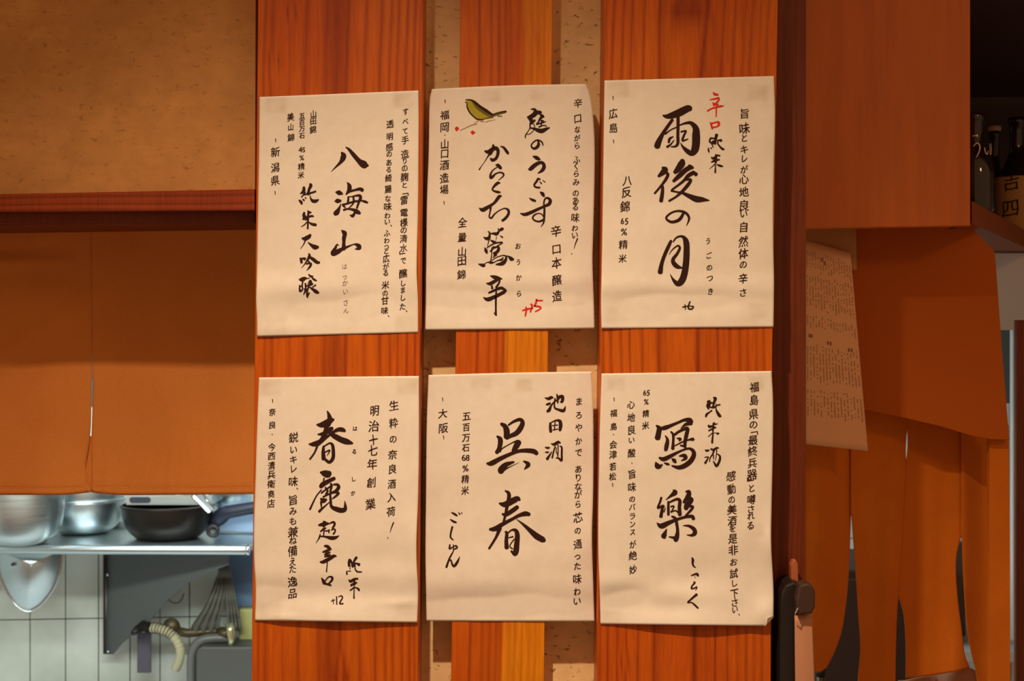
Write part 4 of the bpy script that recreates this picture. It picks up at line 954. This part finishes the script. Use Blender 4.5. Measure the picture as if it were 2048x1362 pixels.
# dark cabinet seen through the slits of the right curtain
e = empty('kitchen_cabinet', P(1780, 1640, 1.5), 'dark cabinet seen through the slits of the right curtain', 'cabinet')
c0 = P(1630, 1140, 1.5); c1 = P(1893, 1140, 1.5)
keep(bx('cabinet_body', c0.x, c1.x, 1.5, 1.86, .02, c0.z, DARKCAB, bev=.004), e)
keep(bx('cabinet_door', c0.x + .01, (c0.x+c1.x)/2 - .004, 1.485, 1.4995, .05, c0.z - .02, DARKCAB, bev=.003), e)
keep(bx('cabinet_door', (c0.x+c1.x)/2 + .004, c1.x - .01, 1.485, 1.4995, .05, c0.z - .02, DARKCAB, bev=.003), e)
c2 = P(1896, 1085, 1.62); c3 = P(1932, 1272, 1.62)
o = bx('storage_box', c2.x, c3.x, 1.62, 1.80, c3.z, c2.z, mat('brown_box', (.09, .045, .02), .6), bev=.004); tag(o, 'dark brown box behind the last slit of the right curtain', 'box')
c4 = P(1934, 1274, 1.55)
bx2 = bx('kitchen_counter', c2.x - .02, c3.x + .1, 1.45, 1.84, c3.z - .03, c3.z - .0005, CEIL, bev=.003); tag(bx2, 'pale counter edge behind the last slit of the right curtain', 'counter')

e = empty('bounce_counter', (-1.1, 1.6, .47), 'unseen pale counter added below the hatch opening to bounce light under the shelf', 'counter')  # added out of view, reflects light up under the shelf
keep(bx('bounce_top', -2.0, -.3, 1.22, 1.85, .45, .48, mat('bounce_pale', (.7, .72, .7), .4), bev=.004), e)
keep(bx('counter_base', -1.98, -.32, 1.28, 1.84, .0, .4495, CEIL), e)
# wall shelf with rolled front edge
zr = P(0, 1100, 1.60).z; rr_ = .0125
e = empty('steel_shelf', (P(250, 1100, 1.6).x, 1.75, zr), 'stainless steel wall shelf with a round front rail, in the kitchen hatch', 'shelf')
bm = bmesh.new(); xR = P(494, 1100, 1.60).x; xL = P(-300, 1090, 1.60).x
tube_bm(bm, [(xL, 1.60, zr + .004), (xR - .004, 1.60, zr), (xR, 1.60, zr)], [rr_, rr_, rr_ * .8], 20); keep(bm_obj('front_rail', bm, STEEL, None, True), e)
bm = bmesh.new(); tube_bm(bm, [(xR, 1.60, zr), (xR + .006, 1.60, zr), (xR + .0075, 1.60, zr)], [rr_*1.12, rr_*1.12, rr_*.7], 20); keep(bm_obj('rail_end_cap', bm, CHROME, None, True), e)
keep(bx('shelf_plate', xL, xR + .09, 1.602, 1.93, zr + rr_ - .003, zr + rr_, STEEL), e)
keep(bx('shelf_lip', xL, xR + .09, 1.915, 1.93, zr + rr_, zr + rr_ + .018, STEEL), e)
ztop = zr + rr_
# gusset bracket
def poly_plate(name, pts3, thick, m, e, bev=0):
    bm = bmesh.new(); n = (Vector(pts3[1]) - Vector(pts3[0])).cross(Vector(pts3[2]) - Vector(pts3[0])).normalized() * thick
    a = [bm.verts.new(q) for q in pts3]; b = [bm.verts.new(Vector(q) + n) for q in pts3]
    bm.faces.new(a); bm.faces.new(b[::-1])
    for i in range(len(a)): bm.faces.new((a[i], a[(i+1) % len(a)], b[(i+1) % len(b)], b[i]))
    o = bm_obj(name, bm, m); keep(o, e); return o
br = [(x, 1.93 - (x - 210) / 248 * .26, y) for x, _, y in [(210, 1.93, 1102), (213, 1.93, 1200), (209, 1.93, 1308), (226, 1.92, 1309), (243, 1.90, 1287), (298, 1.85, 1243), (335, 1.81, 1200), (380, 1.77, 1163), (420, 1.73, 1144), (458, 1.67, 1129), (458, 1.67, 1104)]]
gb = poly_plate('shelf_bracket', [P(x, y, Y) for x, Y, y in br], .002, STEELD, e)
fl_ = poly_plate('bracket_flange', [P(210, 1102, 1.93), P(206, 1102, 1.915), P(206, 1308, 1.915), P(210, 1308, 1.93)], .002, mat('brown_steel_edge', (.09, .07, .055), .5, .3), e)
for (bx_, by_) in ((216, 1149), (217, 1302)):
    q = P(bx_, by_, 1.92); bm = bmesh.new(); rg = lathe_bm(bm, [(.004, 0), (.0035, .002), (.002, .003)], q.x, q.y - .004, q.z, 12, Matrix.Rotation(math.pi/2, 3, 'X')); bm.faces.new(rg[-1]); keep(bm_obj('screw', bm, CHROME, None, True), e)

def bowl(px, Y, prof, label, name='mixing_bowl', m=STEEL, cat='bowl', group=None, th=.0015, n=56, z=None):
    q = P(px, 1080, Y); zz = ztop + .0005 if z is None else z
    e = empty(name, (q.x, q.y, zz), label, cat, group); bm = bmesh.new()
    outer = spline(prof, 4); inner = [(max(r - th, 0), z_ + (th if i == 0 else 0)) for i, (r, z_) in enumerate(outer)][::-1]
    rg = lathe_bm(bm, [(0.0005, outer[0][1])] + list(outer) + list(inner) + [(0.0005, outer[0][1] + th)], q.x, q.y, zz, n)
    bm.faces.new(rg[0][::-1]); bm.faces.new(rg[-1])
    o = bm_obj('bowl_body', bm, m, None, True); keep(o, e)
    bm = bmesh.new(); rm = prof[-1]
    ring = [(q.x + math.cos(2*math.pi*k/48)*rm[0], q.y + math.sin(2*math.pi*k/48)*rm[0], zz + rm[1]) for k in range(49)]
    tube_bm(bm, ring, .003, 8, False); keep(bm_obj('rolled_rim', bm, m, None, True), e)
    return e, q, zz
GB = None
BG = 'steel bowls on the kitchen shelf'
bowl(41, 1.62, [(.036, 0), (.064, .004), (.090, .024), (.103, .058), (.107, .10), (.108, .15)], 'deep steel bowl on the shelf, at the left edge of the picture', group=BG)
bowl(168, 1.82, [(.034, 0), (.062, .004), (.088, .024), (.102, .058), (.107, .093)], 'steel bowl standing between the deepest bowl and the black frying pan', group=BG)
bowl(168, 1.82, [(.060, 0), (.085, .012), (.100, .045), (.104, .10)], 'upper steel bowl nested inside the bowl left of the black frying pan', z=ztop + .040, group=BG)
# wok with tray on top
e, q, zz = bowl(335, 1.725, [(.066, 0), (.082, .004), (.105, .030), (.115, .060), (.118, .086)], 'black frying pan resting on the steel shelf with a dark angled handle', name='frying_pan', m=IRON, cat='pan')
bm = bmesh.new(); h0 = P(424, 1046, 1.745); h1 = P(455, 1024, 1.73); h2 = P(560, 1006, 1.72)
tube_bm(bm, [h0, (h0+h1)/2, h1, (h1+h2)/2, h2], [.019, .021, .018, .016, .015], 14); keep(bm_obj('handle', bm, NAVY, None, True), e)
t0 = P(252, 1023, 1.69); t1 = P(421, 1023, 1.69); tz = zz + .0895
et = empty('steel_tray', ((t0.x+t1.x)/2, 1.78, tz), 'shallow steel tray with oval grip slots, lying on the black frying pan', 'tray')
keep(bx('tray_base', t0.x, t1.x, 1.70, 1.88, tz, tz + .002, STEEL), et)
for nm, a in (('tray_side', (t0.x, t1.x, 1.698, 1.700)), ('tray_side', (t0.x, t1.x, 1.880, 1.882)), ('tray_side', (t0.x - .002, t0.x, 1.70, 1.88)), ('tray_side', (t1.x, t1.x + .002, 1.70, 1.88))):
    keep(bx(nm, *a, tz, tz + .025, STEEL), et)
gs = [P(257, 1013, 1.69), P(300, 1013, 1.69)]
bm = bmesh.new(); gz = tz + .0125; n = 28; pts = []
for k in range(n):
    a = 2*math.pi*k/n; cx = gs[0].x + .008 if math.cos(a) < 0 else gs[1].x - .008
    pts.append((cx + math.cos(a)*.008, 1.6975, gz + math.sin(a)*.008))
prism_bm(bm, pts, 1.6985); keep(bm_obj('grip_slot', bm, mat('slot_dark', (.03, .035, .05), .4)), et)
# pan behind, stacked inside the tray
bowl(333, 1.79, [(.060, 0), (.068, .003), (.076, .03), (.080, .06)], 'upper steel pan stacked in the tray over the black frying pan', name='steel_pan', cat='pan', z=tz + .003)
# wire strainer
e = empty('mesh_strainer', P(408, 1000, 1.66), 'wire mesh strainer leaning against the stacked pans', 'strainer')
bm = bmesh.new(); a = [P(384, 994, 1.655), P(405, 985, 1.655), P(430, 1016, 1.655), P(417, 1025, 1.655)]
for k in range(10):
    t = k / 9; tube_bm(bm, [a[0].lerp(a[1], t), a[3].lerp(a[2], t)], .0007, 5)
for k in range(16):
    t = k / 15; tube_bm(bm, [a[0].lerp(a[3], t), a[1].lerp(a[2], t)], .0007, 5)
o = bm_obj('wire_mesh', bm, CHROME); keep(o, e); o['kind'] = 'stuff'
bm = bmesh.new(); tube_bm(bm, [P(404, 940, 1.655), P(405, 985, 1.655), P(414, 1002, 1.655), P(430, 1018, 1.655), P(417, 1026, 1.655), P(384, 994, 1.655), P(384, 940, 1.655)], .0016, 8); keep(bm_obj('wire_frame', bm, CHROME, None, True), e)
# small bowl further right, above the handle
e, q, zz = bowl(462, 1.86, [(.030, 0), (.045, .006), (.058, .03), (.062, .05)], 'small shiny bowl on a blue tub, at the right end of the shelf', group=BG, z=ztop + .064)
e = empty('storage_tub', P(470, 1050, 1.86), 'pale blue plastic tub under the small shiny bowl', 'tub')
u0 = P(428, 1030, 1.8); u1 = P(580, 1030, 1.8)
keep(bx('tub_body', u0.x, u1.x, 1.80, 1.91, ztop + .0008, ztop + .056, mat('pale_blue_tub', (.25, .36, .50), .35), bev=.006), e)
keep(bx('tub_lid', u0.x - .003, u1.x, 1.797, 1.913, ztop + .0565, ztop + .063, mat('pale_blue_lid', (.38, .50, .62), .3), bev=.002), e)
# ladle with black ring end
q = P(426, 1062, 1.665); e = empty('ladle', q, 'ladle with a round black ring grip, lying beside the black frying pan', 'ladle')
bm = bmesh.new(); tube_bm(bm, [(q.x + math.cos(a)*.0125, q.y, q.z + math.sin(a)*.0125) for a in [2*math.pi*k/24 for k in range(25)]], .0052, 10, False); keep(bm_obj('ring_grip', bm, BLACK, None, True), e)
bm = bmesh.new(); tube_bm(bm, [P(438, 1064, 1.665), P(480, 1066, 1.68), P(560, 1070, 1.70)], [.004, .0035, .003], 10); keep(bm_obj('shaft', bm, STEELD, None, True), e)

# rounded steel cover hanging under the rail
q = P(60, 1105, 1.72); e = empty('pot_cover', q, 'rounded domed steel cover hanging under the shelf rail, far left', 'cover')
outl = [(-4, 1099), (-5, 1120), (-1, 1152), (12, 1183), (25, 1203), (38, 1216), (55, 1223), (70, 1218), (86, 1206), (106, 1180), (118, 1152), (124, 1120), (125, 1099)]
ol = spline(outl, 5); vs, fs = [], []; NR = 12; cxp, cyp = 62, 1128
for k in range(NR + 1):
    t = k / NR
    for x, y in ol:
        vs.append(P(lerp(cxp, x, t), lerp(cyp, y, t), 1.70 - .045 * (1 - t * t) + .012 * (x - 62) / 62 * t))
n = len(ol)
for k in range(NR):
    for i in range(n): fs.append((k*n+i, (k+1)*n+i, (k+1)*n+(i+1) % n, k*n+(i+1) % n))
o = mesh_obj('cover_dome', vs, fs, STEEL, None, True); keep(o, e); o.modifiers.new('thickness', 'SOLIDIFY').thickness = .0012
bm = bmesh.new(); tube_bm(bm, [vs[NR*n+i] for i in range(n)], .0022, 8); keep(bm_obj('cover_rim', bm, CHROME, None, True), e)
qh = P(27, 1128, 1.66); bm = bmesh.new(); rg = lathe_bm(bm, [(.0042, 0), (.0042, .012), (.003, .0125)], qh.x, qh.y + .005, qh.z, 14, Matrix.Rotation(math.pi/2, 3, 'X')); bm.faces.new(rg[-1]); bm.faces.new(rg[0][::-1]); keep(bm_obj('rivet', bm, BLACK, None, True), e)

# pipes, hose, tap
yw = 1.90
q = P(372, 1264, yw); e = empty('water_tap', q, 'brass pipe, darkened for the bracket shadow, with a lever tap under the shelf', 'tap')
bm = bmesh.new(); tube_bm(bm, [P(352, 1262, yw - .02), P(375, 1266, yw - .02), P(440, 1262, yw - .02), P(452, 1262, yw - .02)], [.013, .012, .011, .011], 14); keep(bm_obj('pipe', bm, BRASS, None, True), e)
bm = bmesh.new(); rg = lathe_bm(bm, [(.0005, -.008), (.020, -.008), (.024, 0), (.020, .012), (.0005, .014)], P(342, 1254, 1.88).x, 1.885, P(342, 1254, 1.88).z, 24, Matrix.Rotation(math.pi/2, 3, 'X')); keep(bm_obj('wall_flange', bm, BRASS, None, True), e)
bm = bmesh.new(); tube_bm(bm, [P(438, 1262, yw - .03), P(446, 1266, yw - .05), P(458, 1268, yw - .06)], [.010, .014, .012], 12); keep(bm_obj('valve_body', bm, BRASS, None, True), e)
bm = bmesh.new(); tube_bm(bm, [P(459, 1248, yw - .075), P(461, 1262, yw - .082), P(463, 1280, yw - .084), P(460, 1296, yw - .084)], [.012, .011, .009, .006], 12); keep(bm_obj('tap_lever', bm, mat('pale_brass', (.62, .60, .36), .25, .8), None, True), e)
e = empty('ribbed_hose', P(320, 1262, 1.86), 'beige ribbed hose bending down from a black coupling', 'hose')
hp = spline([tuple(P(x, y, Y)) for x, y, Y in ((298, 1256, 1.85), (316, 1257, 1.84), (338, 1265, 1.835), (354, 1281, 1.835), (361, 1302, 1.84), (358, 1322, 1.85), (351, 1338, 1.86))], 12)
bm = bmesh.new(); tube_bm(bm, hp, [.0122 + (.0016 * math.sin(i * 1.55) if i < 46 else 0) for i in range(len(hp))], 16); keep(bm_obj('hose_body', bm, HOSE, None, True), e)
for k in range(2, 30, 3):
    a = Vector(hp[k]); t = (Vector(hp[k+1]) - Vector(hp[k-1])).normalized(); u = t.orthogonal().normalized(); w2 = t.cross(u)
    bm = bmesh.new(); tube_bm(bm, [a + (u*math.cos(2*math.pi*j/18) + w2*math.sin(2*math.pi*j/18)) * .0138 for j in range(19)], .0013, 5, False); keep(bm_obj('rib', bm, BRASS, None, True), e)
bm = bmesh.new(); tube_bm(bm, [P(266, 1266, 1.80), P(274, 1260, 1.82), P(286, 1252, 1.84), P(300, 1256, 1.85)], [.007, .011, .015, .016], 14); keep(bm_obj('coupling', bm, BLACK, None, True), e)
bm = bmesh.new(); box_bm(bm, P(275, 0, 1.93).x, P(302, 0, 1.93).x, 1.925, 1.935, P(0, 1345, 1.93).z, P(0, 1266, 1.93).z, .001)
o = bm_obj('dark_strip', bm, STRIP); o.name = 'hanging_strap'; tag(o, 'dark purple-grey flat strap hanging below the hose coupling', 'strap')
# curved wire hook on wall
bm = bmesh.new(); tube_bm(bm, [P(x, y, 1.955) for x, y in ((337, 1198), (341, 1203), (350, 1207), (358, 1205), (364, 1198), (368, 1187))], .0016, 8)
o = bm_obj('wire_hook', bm, STEELD, None, True); tag(o, 'thin curved wire hook on the tiles under the bracket', 'hook')
# grey heater box with bent pipe
e = empty('water_heater', P(450, 1362, 1.85), 'dark grey appliance casing with a thick bent grey pipe, bottom of the hatch', 'appliance')
bm = bmesh.new(); prism_bm(bm, [P(x, y, 1.80) for x, y in ((392, 1447), (392, 1308), (396, 1298), (404, 1294), (560, 1294), (560, 1447))], 1.92, .004); keep(bm_obj('casing', bm, GREYBOX), e)
hp = spline([tuple(P(x, y, 1.85)) for x, y in ((384, 1438), (383, 1362), (384, 1310), (392, 1290), (408, 1279), (440, 1276), (470, 1276))], 6)
bm = bmesh.new(); tube_bm(bm, hp, .0128, 16); keep(bm_obj('bent_pipe', bm, mat('grey_pipe', (.17, .165, .16), .4, .2), None, True), e)
# net bag
e = empty('net_bag', P(445, 1130, 1.86), 'grey-brown net bag drooping from the end of the shelf', 'bag')
def net(name, Lq, Rq, seed):
    vs, fs = [], []; nx, ny = 26, 40
    for j in range(ny+1):
        for i in range(nx+1):
            v_ = j/ny; y = lerp(1122, 1262, v_); px = lerp(cat_x(Lq, y), cat_x(Rq, y), i/nx)
            vs.append(P(px, y, 1.87 + .006*math.sin(i*.9 + seed) * (v_ + .2) + .004*math.sin(j*.8)))
    for j in range(ny):
        for i in range(nx): fs.append((j*(nx+1)+i, (j+1)*(nx+1)+i, (j+1)*(nx+1)+i+1, j*(nx+1)+i+1))
    o = mesh_obj(name, vs, fs, NET, None, True); keep(o, e)
    wf = o.modifiers.new('net', 'WIREFRAME'); wf.thickness = .0028; wf.use_replace = True
    inner = mesh_obj('net_lining', [Vector(q_) + Vector((0, .006, 0)) for q_ in vs], fs, mat('net_lining', (.20, .20, .185), .95), None, True); keep(inner, e)
net('net_side', [(446, 1122), (428, 1170), (408, 1215), (385, 1250), (380, 1262)], [(450, 1122), (450, 1180), (440, 1240), (438, 1262)], 0)
net('net_side', [(448, 1122), (452, 1180), (455, 1240), (452, 1262)], [(458, 1122), (468, 1180), (478, 1230), (484, 1262)], 2)
d0 = P(452, 1104, 1.915); d1 = P(600, 1216, 1.915); o = bx('blue_panel', d0.x, d1.x, 1.93, 1.955, d1.z, d0.z, BLUE, bev=.003); o.name = 'cutting_board'; tag(o, 'blue plastic board standing against the tiles, right end of the hatch', 'board')
d0 = P(480, 1217, 1.915); d1 = P(600, 1293, 1.915); o = bx('yellow_block', d0.x, d1.x, 1.90, 1.95, d1.z, d0.z, YELLOW, bev=.003); o.name = 'yellow_box'; tag(o, 'dull yellow plastic box under the blue board', 'box')
